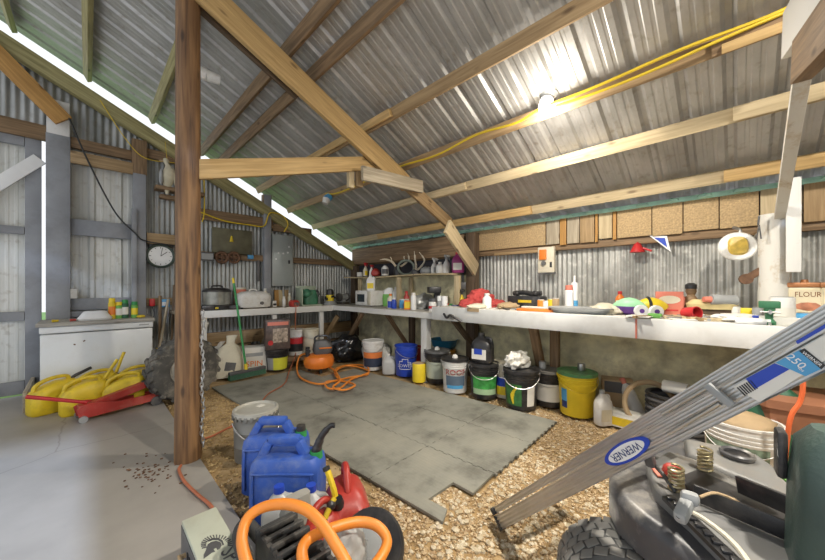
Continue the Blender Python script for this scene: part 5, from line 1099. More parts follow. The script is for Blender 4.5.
# things hung on the metal wall
p = atX(548, 260, 3.88); t = thing('wall_controller', 'white backboard with an orange controller on the metal wall', 'controller', (3.84, p.y, p.z), R(-90)); MB().box(0, 0, 0, .19, .05, .30, None, .004).build('backboard', M_cream, t); MB().box(-.03, -.035, .06, .08, .03, .12, None, .006).build('orange_box', M_org2, t); MB().cyl((-.02, -.025, -.04), (-.02, -.05, -.04), .026, seg=14).build('socket', M_dgrey, t); MB().box(.06, -.027, -.06, .025, .008, .06, None, .003).build('switch', M_black, t); MB().box(0, -.0, -.155, .2, .04, .02).build('lower_strip', M_dgrey, t)
p = atX(637, 247, 3.84); t = thing('funnel', 'red funnel-like cap hanging on the metal wall', 'funnel', (3.86, p.y, p.z), R(-90)); MB().lathe([(.004, .05), (.03, .03), (.06, -.04), (.065, -.05), (.05, -.05)], 20).build('cone', M_red2, t); MB().box(.08, 0, -.03, .08, .05, .02, None, .006, rot=(0, 25, 0)).build('spout', M_red2, t)
A = [atX(x, y, 3.86) for x, y in ((649, 235.5), (667, 236), (671, 252))]
c = sum(A, Vector())/3; c.x = 3.866; t = thing('pennant', 'small triangular white and blue pennant sign below the boards', 'sign', c, R(-90))
loc = [(-(a.y-c.y), a.z-c.z) for a in A]; Mp = Matrix.Rotation(R(90), 4, 'X')
MB().prism(loc, .012, Mp).build('panel', M_whit2, t); MB().prism([(x*.6, y*.6) for x, y in loc], .004, Mp, .012).build('blue_centre', M_blue2, t)
p = atX(737, 247, 3.62); t = thing('hanging_light', 'round white work light with a yellow lens hung on the metal wall', 'light', p, face(p, 12))
Mq = Matrix.Rotation(R(78), 4, 'X'); MB().lathe([(0, -.09), (.06, -.08), (.105, -.02), (.115, .02), (.105, .03), (0, .03)], 30, Mq).build('housing', M_white, t)
MB().loft([(0, 0, .03, .12, .15, 3), (0, 0, .045, .10, .13, 3)], 24, Mq).build('lens', mat('amber_lens', (.60, .42, .08), .35, var=.3, scale=20), t)
MB().tube([(.02, .05, .09), (.03, .06, .14), (.0, .1, .17)], .012, 8).tube([(.12, .02, .0), (.16, .05, .06), (.13, .07, .10), (.10, .05, .05)], .008, 8).build('bracket', M_steel, t)
p = atX(757, 273, 3.6); t = thing('iron_bracket', 'rusty iron bracket on the left side of the white column', 'bracket', p, R(-80)); MB().bar((-.07, 0, -.05), (.06, 0, .05), .05, .03, up=(1, 0, 0), bev=.006).cyl((-.06, -.02, -.045), (-.06, .02, -.045), .04, seg=12).cyl((.05, -.02, .04), (.05, .02, .04), .035, seg=12).build('bracket', M_rust, t)
p = atX(759, 222, 3.52); t = thing('hanging_tool', 'dark pliers hanging at the top of the white column', 'tool', (p.x-.02, p.y, p.z)); t.scale = (.5, .5, .8); MB().cyl((0, 0, .05), (0, .01, -.03), .012, seg=8).cyl((0, 0, -.03), (0, -.02, -.16), .008, seg=8).cyl((0, 0, -.03), (0, .025, -.15), .008, seg=8).build('body', M_dgrey, t)
# wall clutter on the ground at right
p = floor_at(603, 427, .07); jug('oil_jug', 'white oil jug leaning beside the yellow bucket', 'jug', p, .14, .10, .30, M_white, M_grey, face(p, 40), M_cream)
p = floor_at(624, 425, .02); carton('sack_box', 'white box with yellow print lying on the gravel', 'box', p, (.34, .22, .10), M_paper, face(p, -12), M_yel)
p = floor_at(617, 411, .06); carton('cardboard_box', 'brown picture carton behind the white lying box', 'box', p, (.26, .16, .30), M_tan, face(p, 5), M_dgrey, fz=(.6, .95)); 
p = floor_at(640, 416, -.02); t = bottle('bottle', 'white caulk bottle tilted against the wall', 'bottle', p, .055, .36, M_white, M_coral, rot=(R(-8), R(-24), face(p)), neck=.4)
p = atX(676, HY, 3.38); p.z = -.02; t = thing('cable_coil', 'dark coil of hose with a white roll on top, under the bench', 'hose', p, face(p))
for k in range(10): MB().tube([(.19*math.cos(a), .20*math.sin(a)*.8, .02+.035*k) for a in [j*math.pi/8 for j in range(16)]], .018, 7, True, 2).build('coil', M_black if k % 2 else M_dgrey, t)
q = p+Vector((0, 0, .355)); t = thing('paper_roll', 'white roll lying on the dark hose coil', 'roll', (q.x-.02, q.y, q.z+.05), rot=(R(90), 0, face(p, 75))); MB().lathe([(0, -.08), (.05, -.08), (.05, .08), (0, .08)], 20).build('roll', M_paper, t)
p = atX(650, HY, 3.40); t = thing('wheel_hoop', 'tan hoop leaning left of the dark hose coil', 'hoop', (p.x, p.y, .19), rot=(R(75), 0, face(p, 20))); MB().tube([(.19*math.cos(a), .19*math.sin(a), 0) for a in [j*math.pi/10 for j in range(20)]], .022, 8, True, 2).build('hoop', M_tan, t)
p = Vector((2.62, .02, -.02)); p = floor_at(741, 470, 0)
q = atD(742, HY, 1.98); bw = bucket('large white bucket with green-grey label behind the mower', (q.x, q.y, -.02), .178, .42, M_white, None, patches=((-66, 40, .22, .72, mat('green_grey_print', (.20, .27, .20), .6, var=.5, scale=25)), (-60, 34, .43, .54, M_paper)), handle=True)
lumpy('leaf_heap', 'dry brown litter filling the large white bucket', 'litter', (q.x, q.y, .33), .15, M_tan, (1, 1, .45), .4, 4, 51, 3)
q = atD(812, HY, 1.95); t = thing('storage_tote', 'terracotta plastic tote under the bench at the right edge', 'tote', (q.x+.1, q.y, -.03), face(q, 20)); MB().loft([(0, 0, 0, .44, .34, 6), (0, 0, .5, .52, .42, 6)]).build('bin', M_brown, t); MB().loft([(0, 0, .5, .56, .46, 6), (0, 0, .55, .56, .46, 6), (0, 0, .57, .46, .36, 6)]).build('lid', M_brown, t)
cable('extension_cord', 'bright orange cord hanging down in front of the terracotta tote', 'cord', [atD(801, 366, 1.55), atD(803, 385, 1.55), atD(800, 402, 1.56), atD(790, 420, 1.58), atD(784, 470, 1.6)], .010, mat('neon_orange', (.80, .16, .05), .5))
q = atD(788, 385, 2.0); t = thing('garden_sack', 'dark green sack behind the white bench leg', 'sack', (q.x, q.y+.06, -.03), face(q)); MB().loft([(0, 0, 0, .3, .2, 3), (0, 0, .3, .32, .22, 3), (0, 0, .55, .25, .12, 3), (0, 0, .62, .1, .04, 3)]).build('bag', M_dgreen, t)
# ================================================================== FOREGROUND
# metal pail
p = floor_at(256, 463, .158); p.z = -.02
t = thing('metal_pail', 'dull grey metal pail with crimped lid beside the round post', 'bucket', p, face(p, 20)); mpl = mat('pail_metal', (.24, .24, .225), .45, .4, var=.15, dirt=(.24, .21, .16), dirt_amt=.5, dirt_scale=5)
r, h = .145, .345
MB().lathe([(0, 0), (r*.94, 0), (r*.95, .01), (r*.97, h*.3), (r*.985, h*.3+.004), (r*.975, h*.3+.012), (r*.985, h*.6), (r, h*.6+.004), (r*.985, h*.6+.012), (r, h*.96), (0, h*.96)], 40).build('body', mpl, t)
ld = MB().lathe([(0, h-.012), (r*.93, h-.012), (r*.96, h+.004), (r*1.04, h), (r*1.05, h-.03), (r*1.01, h-.03)], 40, cap=False).build('lid', mat('pail_lid', (.50, .49, .44), .5, .3, var=.12, dirt=(.35, .30, .22), dirt_amt=.6), t)
for k in range(24): a = 2*math.pi*k/24; MB().box(r*1.05*math.cos(a), r*1.05*math.sin(a), h-.035, .006, .022, .035, None, .002, rot=(0, 0, math.degrees(a))).build('lid_tab', mpl, ld)
MB().box(.05, .05, h-.011, .05, .04, .002, rot=(0, 0, 20)).build('label', M_paper, ld)
MB().tube([((r+.012)*math.cos(a), -math.sin(a)*(r*1.05), h*.8-math.sin(a)*r*.9) for a in [math.pi*k/12 for k in range(13)]], .004, 6, res=2).build('handle', M_steel, t)
# blue water cans
def water_can(label, p, rz, spout, group='blue water cans'):
    t = thing('water_can', label, 'water can', p, rz, group)
    w, d, h = .37, .19, .33
    MB().loft([(0, 0, 0, w*.95, d*.92, 6), (0, 0, .015, w, d, 6), (0, 0, h*.55, w, d, 6), (0, 0, h*.8, w*.99, d, 6), (0, 0, h*.93, w*.95, d*.96, 6), (0, 0, h, w*.84, d*.8, 5), (0, 0, h+.004, w*.6, d*.5, 5)], 40).build('body', M_blue, t)
    hb = MB()
    for a, b in (((-.145, .31), (-.095, .40)), ((-.105, .405), (.06, .405)), ((.05, .40), (.095, .31))): hb.bar((a[0], 0, a[1]), (b[0], 0, b[1]), .045, .06, bev=.014)
    hb.build('handle', M_blue, t)
    MB().tube([(-.15, -d/2-.002, .04), (-.15, -d/2-.002, .25), (-.13, -d/2-.002, .27), (.13, -d/2-.002, .27), (.15, -d/2-.002, .25), (.15, -d/2-.002, .04)], .006, 6, res=4).build('moulded_border', M_blue, t)
    MB().lathe([(0, .31), (.035, .31), (.032, .345), (0, .345)], 16, x=.145).build('collar', M_green, t)
    if spout: MB().tube([(.145, 0, .34), (.16, 0, .385), (.18, -.0, .43), (.22, 0, .475), (.245, 0, .48)], .02, 10, rs=[.026, .022, .018, .014, .014]).build('spout', M_black, t)
    else: MB().lathe([(0, .34), (.03, .34), (.026, .375), (0, .38)], 14, x=.145).build('spout', M_black, t)
    return t
p = atD(289, HY, 1.74); p.z = -.02; water_can('blue water can with long black spout, front one of two', p, R(-45), True)
p = atD(277, HY, 1.985); p.z = -.02; water_can('blue water can behind the front one, with a short black spout', p, R(-43), False)
for px, d_, lb in ((281, 1.53, 'left'), (313, 1.54, 'right')):
    p = atD(px, HY, d_); p.z = -.02; jug('milk_jug', 'empty milk jug with blue cap before the blue water cans, %s one' % lb, 'jug', p, .155, .14, .285, M_milk, M_blue2, R(-45), group='milk jugs before the blue cans')
def red_can(label, p, rz, s=1.0, nozzle=False):
    t = thing('fuel_can', label, 'fuel can', p, rz, 'red fuel cans')
    MB().loft([(0, 0, 0, .21*s, .28*s, 5), (0, 0, .015, .225*s, .30*s, 5), (0, 0, .17*s, .225*s, .30*s, 6), (0, .02*s, .235*s, .16*s, .24*s, 5), (0, .05*s, .26*s, .08*s, .13*s, 4)], 32).build('body', M_red, t)
    MB().tube([(0, .13*s, .20*s), (0, .13*s, .29*s), (0, .08*s, .325*s), (0, .02*s, .315*s), (0, -.03*s, .26*s), (0, -.05*s, .22*s)], .02*s, 10).build('handle', M_red, t)
    MB().cyl((-.05*s, -.085*s, .20*s), (-.065*s, -.10*s, .255*s), .036*s, .030*s, 14).build('cap', M_black, t)
    if nozzle:
        sp = MB().tube([(-.065, -.10, .25), (-.075, -.09, .29), (-.10, -.06, .36)], .014, 8).build('spout', M_yel, t); MB().cyl((-.10, -.06, .355), (-.105, -.055, .37), .017, seg=10).build('spout_tip', M_black, sp)
        tr = MB().tube([(-.07, -.11, .25), (-.11, -.15, .20), (-.15, -.20, .12)], .013, 8).build('trigger_spout', M_yel, t)
        for q in ((-.085, -.125, .23), (-.12, -.163, .182), (-.15, -.2, .125)): MB().ball(q, .021, 2).build('joint', M_black, tr)
    return t
p = atD(347, HY, 1.62); p.z = -.02; red_can('red fuel can with yellow and black spout at the edge of the rubber tiles', p, R(-45+18), .90, True)
p = Vector((.695, 1.31, -.02)); red_can('dirty red fuel can half hidden behind the orange hose loops', p, R(-45-30), .78)
# battery charger / starter box with helmet emblem
c0 = atZ(216, 506, .25); 
bx0, by0 = c0.x-.062, c0.y-.28
t = thing('drain_machine', 'pale green-grey metal box with a black helmet emblem at the slab edge', 'machine', (bx0, by0, 0)); Mgg = mat('pale_green_metal', (.50, .52, .42), .5, var=.06, dirt=(.40, .38, .28), dirt_amt=.5, dirt_scale=6)
MB().box(0, 0, .127, .125, .56, .246, None, .006).build('housing', Mgg, t)
MB().box(-.0635, 0, .127, .003, .54, .22).build('side_panel', M_dgrey, t)
for k in range(5): MB().box(-.066, .02+.03*k, .14, .004, .012, .12).build('vent_slot', M_black, t)
MB().cyl((-.065, .18, .17), (-.085, .18, .17), .009, seg=8).box(-.085, .16, .17, .01, .06, .012).build('latch', M_tan, t)
def zp(X, Y): q = atZ(175+X/9.17, 500+Y/9.17, .25); return (q.x-bx0, q.y-by0)
em = MB()                                                        # crested helmet in profile
em.prism([zp(*q) for q in ((290, 440), (300, 410), (330, 388), (378, 377), (418, 390), (428, 418), (412, 446), (388, 460), (378, 440), (352, 450), (368, 476), (340, 482), (302, 512), (262, 540), (262, 505), (280, 470))], .0012, None, .2502)
arc = [(300, 372), (345, 352), (395, 350), (435, 372), (450, 410), (436, 418), (424, 386), (392, 368), (348, 368), (306, 384)]
em.prism([zp(*q) for q in arc], .0012, None, .2502)
for k in range(18):
    f_ = k/17; a = R(200-205*f_); ox, oy = 385+148*math.cos(a), 412-92*math.sin(a); ix, iy = 385+100*math.cos(a), 412-60*math.sin(a); tx, ty = -math.sin(a)*5, -math.cos(a)*5
    em.prism([zp(ox-tx, oy-ty), zp(ox+tx, oy+ty), zp(ix+tx*.8, iy+ty*.8), zp(ix-tx*.8, iy-ty*.8)], .0012, None, .2502)
em.build('emblem', M_dgrey, t)
tc_ = atZ(228, 551, .25); MB().text('SPARTAN', .072, Matrix.Translation((tc_.x-bx0, tc_.y-by0-.14, .2506)) @ Matrix.Rotation(R(-90), 4, 'Z')).build('lettering', M_dgrey, t)
# black slatted crate
t = thing('slatted_crate', 'black slatted plastic crate under the orange hose loops', 'crate', (.50, 1.03, 0)); Mcr = mat('dusty_black_plastic', (.045, .045, .045), .5, var=.3, dirt=(.2, .18, .15), dirt_amt=.5, dirt_scale=12)
for y in (-.20, .20): MB().box(0, y, .17, .14, .022, .30, None, .006).build('side_panel', Mcr, t)
for x in (-.06, .06): MB().box(x, 0, .17, .02, .40, .30, None, .006).build('end_panel', Mcr, t)
for k in range(8): MB().box(0, -.17+.048*k, .325, .14, .018, .02, None, .005).build('slat', Mcr, t)
MB().box(0, 0, .02, .14, .42, .03, None, .004).build('base', Mcr, t)
pts = [atD(256, 512, 1.30), atD(246, 520, 1.28), atD(240, 535, 1.22), atD(243, 552, 1.12)]
cable('black_hose', 'ribbed black hose curling round the left side of the slatted crate', 'hose', [Vector((q.x, q.y, max(q.z, .03))) for q in (atD(262, 540, 1.27), atD(247, 524, 1.30), atD(239, 535, 1.22), atD(246, 560, 1.05))], .024, M_rubber, 12)
p = atD(293, 512, 1.34); tag(MB().loft([(0, 0, 0, .10, .07, 4), (0.01, 0, .06, .12, .07, 4), (.02, 0, .12, .10, .05, 4)]).build('rubber_block', mat('dusty_rubber', (.28, .27, .24), .85, var=.2), loc=(p.x, p.y, .215)), 'dusty grey rubber block wedged behind the orange hose loop', 'block')
hp_ = [(258, 590, .98), (246, 560, 1.02), (242, 538, 1.06), (248, 518, 1.10), (264, 507, 1.12), (285, 504, 1.11), (305, 509, 1.09), (322, 524, 1.06), (336, 545, 1.02), (349, 570, .98), (350, 600, .95), (325, 610, .97), (308, 575, 1.0), (302, 552, 1.03), (310, 538, 1.07), (333, 528, 1.11), (358, 522, 1.15), (377, 526, 1.15), (387, 540, 1.12), (381, 557, 1.07), (364, 578, 1.02), (345, 600, .99)]
cable('orange_hose', 'thick orange hose thrown in two big loops over the crate', 'hose', [atD(x, y, d) for x, y, d in hp_], .0175, M_org, 14, 8)
p = atD(370, 548, 1.25); n_ = Vector((-.55, -.25, .62)).normalized()
t = thing('round_disc', 'black disc-shaped plastic cover leaning beside the red fuel can', 'wheel', p, rot=n_.to_track_quat('Z', 'Y').to_euler())
MB().lathe([(.0, -.03), (.115, -.03), (.132, -.02), (.134, .01), (.128, .02), (.105, .012), (.07, .0), (.0, .0)], 40).build('disc', M_black, t)
MB().lathe([(0, .0), (.07, .0), (.072, .012), (.05, .02), (0, .02)], 28).build('hub', M_grey, t)
p = atD(345, 548, 1.16); lumpy('plastic_bag', 'clear crumpled plastic bag in front of the black disc', 'bag', (p.x, p.y, p.z-.09), .085, M_milk, (1.0, .8, 1.2), .4, 3, 61, 4)
# cords and droppings on the slab
cable('extension_cord', 'thin orange cord lying on the slab from the post to the green-grey box', 'cord', [Vector((.44, 2.62, .012)), atZ(179, 470, .012), atZ(184, 481, .012), atZ(196, 493, .012), atZ(208, 503, .012), atZ(214, 510, .012)], .009, M_cord)
cable('extension_cord', 'thin orange cord on the ground between the post and the metal pail', 'cord', [floor_at(199, 440, 0, -.01), floor_at(212, 436, 0, -.01), floor_at(226, 429, 0, -.01), floor_at(237, 424, 0, -.01)], .008, M_cord)
rd = random.Random(8); mb = MB()
for k in range(70):
    q = atZ(150+rd.gauss(0, 14), 470+rd.gauss(0, 9), .004)
    if q.x > .5: continue
    mb.ball(q, .004+.004*rd.random(), 1, .3, 2, (1.3, 1, .6), seed=k)
o = mb.build('debris', M_dsteel if 0 else M_rust); o['kind'] = 'stuff'; tag(o, 'scatter of small brown droppings on the slab left of the post', 'debris')
# ------------------------------------------------------------------ folded aluminium step ladder
A = atD(495.5, 519, 1.66); B = atD(825, 337, .655)
Lx = (B-A).normalized(); mid = (A+B)/2
W = Lx.cross(mid-EYE).normalized()
if W.z < 0: W = -W
N = W.cross(Lx).normalized()
if N.dot(EYE-mid) < 0: N = -N
LEN = (B-A).length*1.32
ML = Matrix((Lx, W, Lx.cross(W))).transposed().to_4x4(); ML.translation = A
zsign = 1 if Lx.cross(W).dot(N) > 0 else -1
t = thing('step_ladder', 'folded aluminium step ladder slanting up from the gravel over the mower', 'ladder'); t.matrix_world = ML
def rail(y0, y1, z0, z1, ridges, name, x0=0.0, x1=None, parent=None):
    """extruded channel: ridged outer face at z1"""
    n = ridges*4; prof = []
    for k in range(n+1):
        y = y0+(y1-y0)*k/n; prof.append((y, z1-(.0035 if k % 4 in (1, 2) else 0)*zsign))
    poly = [(y0, z0)]+prof+[(y1, z0)]
    vs = [(x0, y, z) for y, z in poly]+[(x1 or LEN, y, z) for y, z in poly]; m = len(poly)
    fs = [tuple(range(m)), tuple(reversed(range(m, 2*m)))]+[(i, m+i, m+(i+1) % m, (i+1) % m) for i in range(m)]
    return MB().add(vs, fs).build(name, M_alu, parent or t, sharp=20)
zs = zsign
rail(-.050, .012, -.022*zs, 0, 4, 'front_rail'); rail(.018, .047, -.022*zs, -.003*zs, 2, 'rear_rail', .03)
rail(-.030, .008, -.40*zs, -.42*zs, 2, 'front_rail', .0); rail(.018, .036, -.40*zs, -.42*zs, 1, 'rear_rail', .03)
for x in (.04, .34, .64, .94, 1.24): MB().box(x, -.018, -.21*zs, .02, .045, .38).build('step', M_alu, t)
for x in (.15, .8): MB().box(x, .03, -.21*zs, .016, .014, .38).build('rear_brace', M_alu, t)
for y0, y1 in ((-.053, .014), (.016, .049)): MB().box(.004, (y0+y1)/2, -.012*zs, .022, y1-y0, .03, None, .004).build('foot', M_rubber, t)
MLi = ML.inverted()
def lf(px, py, off=.002):                       # pixel to the ladder's outer face, in ladder coordinates
    r_ = ray(px, py); k = (A-EYE).dot(N)/r_.dot(N); q = MLi @ (EYE+r_*k); return Vector((q.x, q.y, off*zs))
def plate(name, pix, m_, off, th=.0012, par=None):
    q = [lf(x, y) for x, y in pix]; return MB().prism([(v.x, v.y) for v in q], th, None, (off if zs > 0 else -off-th)).build(name, m_, par or t)
st = plate('sticker', [(733, 387), (825, 335), (832, 356), (760, 402)], M_paper, .0006)
plate('blue_panel', [(746, 378.5), (775, 363), (790, 369), (756, 388.5)], M_navy if 0 else M_blue2, .0018, par=st)
plate('light_blue_panel', [(776, 362.5), (801, 349), (823, 368), (806, 376)], M_lblue, .0018, par=st)
plate('logo_panel', [(799.5, 350.5), (805, 348), (826, 365), (822, 369)], M_black, .0030, par=st)
plate('blue_stripe', [(796, 341), (830, 321), (831, 325), (798, 344)], M_blue2, .0015)
for k in range(7): plate('barcode_bar', [(737+2.2*k, 387.5-1.2*k), (738.2+2.2*k, 386.8-1.2*k), (746.5+2.0*k, 395-1.15*k), (745.3+2.0*k, 395.6-1.15*k)], M_black, .0018, par=st)
def ltext(s, size, px, py, m_, off, par, sq=1.0):
    v = lf(px, py); Mt = Matrix.Translation((v.x, v.y, off*zs)) @ (Matrix.Rotation(math.pi, 4, 'Z') if zs > 0 else Matrix.Rotation(math.pi, 4, 'X'))
    return MB().text(s, size, Mt, sq).build('lettering', m_, par)
def stext(s, size, px, py, m_):
    v = lf(px, py); return MB().text(s, size, Matrix.Translation((v.x, v.y, .0042)) @ Matrix.Rotation(R(-90), 4, 'Z')).build('lettering', m_, st)
stext('250', .021, 796.5, 361, M_whit2); stext('lbs', .009, 802, 369, M_whit2); stext('WERNER', .0085, 812.5, 358.5, M_whit2)
c = lf(626, 451.5); el = [(c.x+.098*math.cos(a), c.y+.0275*math.sin(a)) for a in [2*math.pi*k/40 for k in range(40)]]
ov = MB().prism(el, .0012, None, .0006 if zs > 0 else -.0018).build('logo_oval', M_blue2, t)
el = [(c.x+.078*math.cos(a), c.y+.0205*math.sin(a)) for a in [2*math.pi*k/40 for k in range(40)]]
MB().prism(el, .0012, None, .0018 if zs > 0 else -.003).build('logo_field', M_whit2, ov); ltext('WERNER', .031, 626, 451.5, M_navy, .004, ov, 1.0)
for a, b in (((664, 413), (710, 386)), ((670, 433), (722, 402))): MB().cyl(lf(*a, .012), lf(*b, .012), .0055, seg=10).build('spreader_rod', M_steel, t)
MB().bar(lf(709, 383.5, .014), lf(735, 404, .014), .012, .018, up=(0, 0, 1), bev=.002).build('spreader_bracket', M_grey, t)
# ------------------------------------------------------------------ riding mower
Dz = .50
mo = FWD*1.15+RGT*1.22
t = thing('riding_mower', 'dusty grey riding mower with exposed springs and levers, under the ladder', 'mower', mo)
mo3 = Vector((mo.x, mo.y, 0))
def lc(l, d, z): return FWD*d+RGT*l+Vector((0, 0, z))-mo3
def mz(px, py, z=Dz): return atZ(px, py, z)-mo3
Mfen = mat('mower_grey', (.085, .085, .09), .38, .1, var=.12, dirt=(.36, .33, .28), dirt_amt=.7, dirt_scale=5)
Mcon = mat('mower_light_grey', (.20, .20, .195), .45, .1, var=.12, dirt=(.26, .23, .19), dirt_amt=.6, dirt_scale=6)
def slab3(name, poly, h, m_, bev, par=None, segs=3):
    bm = bmesh.new(); vs = [bm.verts.new(p) for p in poly]; f = bm.faces.new(vs); bm.normal_update()
    if f.normal.z < 0: f.normal_flip()
    r_ = bmesh.ops.extrude_face_region(bm, geom=[f]); nv = [e for e in r_['geom'] if isinstance(e, bmesh.types.BMVert)]
    for v in nv: v.co.z -= h
    bm.normal_update()
    te = [e for e in bm.edges if all(abs(v.co.z-vv.z) < 1e-4 for v, vv in ((v, min(poly, key=lambda q: (Vector(q)-v.co).length)) for v in e.verts))]
    bmesh.ops.bevel(bm, geom=te, offset=bev, segments=segs, profile=.5, affect='EDGES')
    bmesh.ops.recalc_face_normals(bm, faces=bm.faces[:])
    me = bpy.data.meshes.new(name); bm.to_mesh(me); bm.free(); me.materials.append(m_)
    for p_ in me.polygons: p_.use_smooth = True
    me.set_sharp_from_angle(angle=R(40)); o = bpy.data.objects.new(name, me); COL.objects.link(o); o.parent = par or t; return o
ol = [(614, 462), (609, 470), (609, 480), (618, 497), (640, 516), (668, 536), (700, 562), (735, 600), (900, 610), (870, 530), (815, 492), (778, 471), (758, 456), (722, 446), (692, 436), (665, 436), (635, 447)]
fd = slab3('fender_deck', [mz(x, y) for x, y in ol], .12, Mfen, .035)
# raised inner panel, right fender and console
slab3('inner_panel', [mz(x, y, .545) for x, y in ((646, 463), (668, 450), (700, 460), (735, 478), (790, 508), (850, 560), (780, 585), (735, 560), (690, 517), (655, 487))], .06, Mcon, .014)
slab3('right_fender', [mz(x, y, .545) for x, y in ((684, 437), (722, 444), (758, 453), (780, 468), (815, 490), (850, 515), (800, 506), (760, 484), (720, 468), (688, 452))], .08, Mcon, .025)
cup = mz(737, 456, .55); ch = MB().lathe([(.038, 0), (.050, 0), (.052, .012), (.046, .018), (.038, .012), (.038, 0)], 28, cap=False).build('cup_ring', Mfen, t, loc=cup); MB().lathe([(0, .001), (.038, .001), (.038, .004), (0, .004)], 28).build('cup_hole', M_black, ch)
sl = slab3('control_slot', [mz(x, y, .552) for x, y in ((682, 475), (697, 469), (760, 497), (792, 516), (776, 526), (720, 502), (686, 488))], .012, M_black, .003)
MB().bar(mz(694, 492, .575), mz(790, 532, .575), .05, .012, bev=.003).build('hinge_plate', M_black, t); MB().bar(mz(738, 484, .59), mz(800, 510, .62), .05, .014, bev=.003).build('hinge_plate', M_black, t)
gp = MB(); 
ga_, gb_ = mz(668, 498, .552), mz(742, 570, .552)
gp.bar(ga_, gb_, .012, .035)
for k in range(9): q = ga_.lerp(gb_, (k+.5)/9); gp.box(q.x, q.y, q.z+.008, .02, .02, .012, None, .003, rot=(0, 0, 20))
gp.build('shift_gate', M_black, t)
MB().tube([mz(679, 506, .57), mz(705, 520, .57), mz(735, 545, .57), mz(760, 580, .57)], .007, 8).build('cable', M_cream, t)
MB().tube([mz(700, 497, .6), mz(715, 493, .61), mz(735, 500, .6), mz(745, 508, .59)], .004, 6).build('cable', M_tan, t)
def spring(p, axis, r, l, n, rod, m_):
    ax = Vector(axis).normalized(); u = ax.orthogonal().normalized(); v = ax.cross(u)
    return MB().tube([Vector(p)+u*r*math.cos(2*math.pi*k/10)+v*r*math.sin(2*math.pi*k/10)+ax*l*k/(10*n) for k in range(10*n+1)], rod, 6, res=2).build('spring', m_, t)
Msp = mat('brassy_steel', (.52, .44, .26), .35, .7, var=.15)
spring(mz(676, 490, .545), (0, 0, 1), .019, .075, 6, .0042, Msp); spring(mz(705, 470, .545), (0, 0, 1), .019, .075, 6, .0042, Msp)
ax_ = mz(780, 500, .60)-mz(741, 484, .585); spring(mz(741, 484, .585), ax_, .014, ax_.length, 15, .004, Msp)
def lever(k0, k1, r0p, m_):
    a, b = k0, k1; st_ = MB().tube([r0p, r0p.lerp(a, .5)+Vector((0, 0, .005)), a], .007, 8).build('lever', M_black, t)
    MB().bar(a-Vector((0, 0, .01)), b, .034, .03, bev=.010).build('lever_knob', m_, st_)
lever(mz(651, 461, .60), mz(647, 451, .66), mz(676, 492, .55), M_dgrey)
kb = mz(690, 497, .62); lever(mz(679, 516, .60), kb, mz(680, 520, .56), M_grey); MB().bar(mz(680, 495, .625), mz(700, 501, .625), .035, .03, bev=.012).build('lever_knob', M_grey, t)
MB().ball(mz(672, 472, .56), .03, 2, .1).build('filler_cap', M_red, t); MB().box(*mz(661, 473, .552), .05, .04, .006, None, .001, rot=(0, 0, 30)).build('warning_label', M_coral, t)
# bodywork below, wheels, seat
MB().box(0, 0, .27, .5, .62, .22, Matrix.Translation(lc(1.28, .95, 0)) @ Matrix.Rotation(R(-45), 4, 'Z'), .02).build('frame', M_black, t)
def mwheel(l, d):
    q = lc(l, d, .17); w_ = wheel('wheel', 'x', 'x', q, .195, .20, .09, (R(90), 0, R(45)), M_turf, M_grey, 26, .004, True)
    return w_
M_tread = mat('turf_tread', (.20, .195, .18), .8, var=.2, dirt=(.3, .27, .22), dirt_amt=.5)
M_turf = mat('turf_tyre', (.07, .07, .068), .8, var=.25, bump=.1, dirt=(.22, .2, .17), dirt_amt=.6)
for l, d in ((.70, 1.09), (1.45, 1.02)):
    w_ = mwheel(l, d); w_.rotation_euler = (R(90), 0, R(-68)); w_.parent = t
    for k_ in ('label', 'category', 'group'):
        if k_ in w_: del w_[k_]
Mseat = mat('green_black_vinyl', (.045, .075, .065), .45, var=.15, bump=.15, bscale=120)
Mst = Matrix.Translation(lc(1.085, .655, 0)) @ Matrix.Rotation(R(-85), 4, 'Z')
so = MB().loft([(0, 0, .46, .40, .12, 5), (0, 0, .52, .44, .16, 5), (0, 0, .72, .43, .17, 5), (0, 0, .83, .41, .15, 5), (0, 0, .87, .36, .10, 4), (0, 0, .875, .2, .04, 4)], 40, Mst).build('seat', Mseat, t)
MB().tube([Mst @ Vector(q) for q in ((-.06, -.086, .50), (-.08, -.088, .60), (-.07, -.089, .72), (-.02, -.083, .80), (.08, -.08, .83))], .006, 8).build('seat_piping', M_black, so)
MB().box(-.222, .05, .775, .02, .05, .12, Mst, .008).build('seat_bracket', M_black, t)
for k, m_ in enumerate((M_mint, M_grey, M_lime)): MB().tube([mz(781, 470+3*k, .63), mz(788, 476+3*k, .62), mz(796, 488+2*k, .6)], .005, 6).build('wire', m_, t)
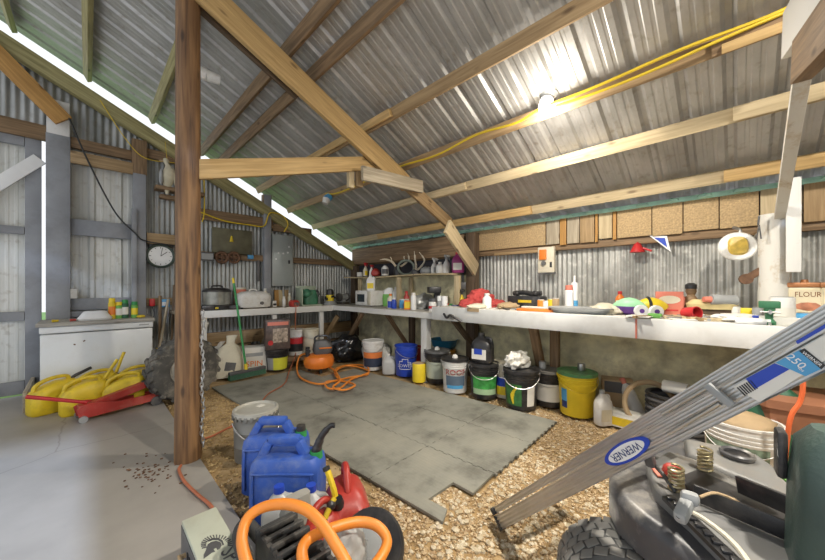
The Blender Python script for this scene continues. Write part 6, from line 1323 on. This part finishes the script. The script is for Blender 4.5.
# ================================================================== LIGHT AND CAMERA
w = bpy.data.worlds.new('World'); SC.world = w; w.use_nodes = True
bg = w.node_tree.nodes['Background']; bg.inputs['Color'].default_value = (.92, .95, 1.0, 1); bg.inputs['Strength'].default_value = .95
def lamp(kind, name, loc, energy, col, size=.06):
    l = bpy.data.lights.new(name, kind); l.energy = energy; l.color = col
    if kind == 'POINT': l.shadow_soft_size = size
    o = bpy.data.objects.new(name, l); COL.objects.link(o); o.location = loc; return o
M_glow = bpy.data.materials.new('lit_globe'); M_glow.use_nodes = True
bb = M_glow.node_tree.nodes['Principled BSDF']; bb.inputs['Emission Color'].default_value = (1, .95, .86, 1); bb.inputs['Emission Strength'].default_value = 5; bb.inputs['Base Color'].default_value = (.9, .9, .88, 1)
def jar_light(loc, label, tilt, lit=True, s=1.0):
    t = thing('ceiling_lamp', label, 'lamp', loc, 0, 'jar lamps under the roof', rot=tilt)
    MB().lathe([(0, 0), (.075*s, 0), (.075*s, -.02*s), (.05*s, -.045*s), (.05*s, -.06*s), (0, -.06*s)][::-1], 20).build('lamp_base', M_grey if lit else M_white, t)
    MB().lathe([(0, -.165*s), (.035*s, -.16*s), (.05*s, -.13*s), (.05*s, -.085*s), (.042*s, -.058*s), (0, -.058*s)], 20).build('globe', M_glow if lit else M_white, t)
    return t
pb = atX(549, 93, 2.55)
jar_light(pb, 'lit jar lamp on the tan roof purlin with the yellow cable', (R(8), R(16), 0))
def down_lamp(loc, e):
    o = lamp('AREA', 'lamp_light', loc, e, (1, .93, .82)); o.data.shape = 'DISK'; o.data.size = .10; o.data.spread = R(180); return o
lamp('POINT', 'lamp_light', pb+Vector((-.09, -.02, -.25)), 15, (1, .93, .82), .06)
down_lamp(pb+Vector((-.075, 0, -.20)), 35)
jar_light((1.2, -.75, 3.2), 'lit jar lamp on the roof purlin behind the camera', (0, R(10), 0))
lamp('POINT', 'lamp_light', (1.15, -.75, 2.95), 22, (1, .93, .82), .06); down_lamp((1.17, -.75, 3.0), 78)
s = lamp('SUN', 'daylight', (0, -6, 4), 7, (.55, .70, 1.0)); s.data.angle = R(2.0)
s.rotation_euler = (R(90-20), 0, 0)
# unseen wall added behind the camera; its opening shapes the sun strip on the slab
struct(sheet(sine_profile(.0, XR, .068, .009, 4), lambda s_: -.05, lambda s_: zroof(s_)-.02, lambda s_, h, t: (s_, -1.65+h, t)).build('wall_sun_mask', M_galvd, sharp=60))
struct(sheet(sine_profile(-3.0, .0, .068, .009, 4), lambda s_: 2.0, lambda s_: zroof(s_)-.02, lambda s_, h, t: (s_, -1.65+h, t)).build('wall_sun_mask', M_galvd, sharp=60))
cd = bpy.data.cameras.new('camera'); cam = bpy.data.objects.new('camera', cd); COL.objects.link(cam)
cd.sensor_width = 36; cd.lens = F/825*36; cd.shift_y = 7/825; cd.clip_start = .02
cam.location = EYE; cam.rotation_euler = (R(90), 0, R(-45)); SC.camera = cam
vs_ = SC.view_settings; vs_.view_transform = 'Standard'; vs_.look = 'None'; vs_.exposure = 0.35; vs_.gamma = 1; vs_.use_curve_mapping = False
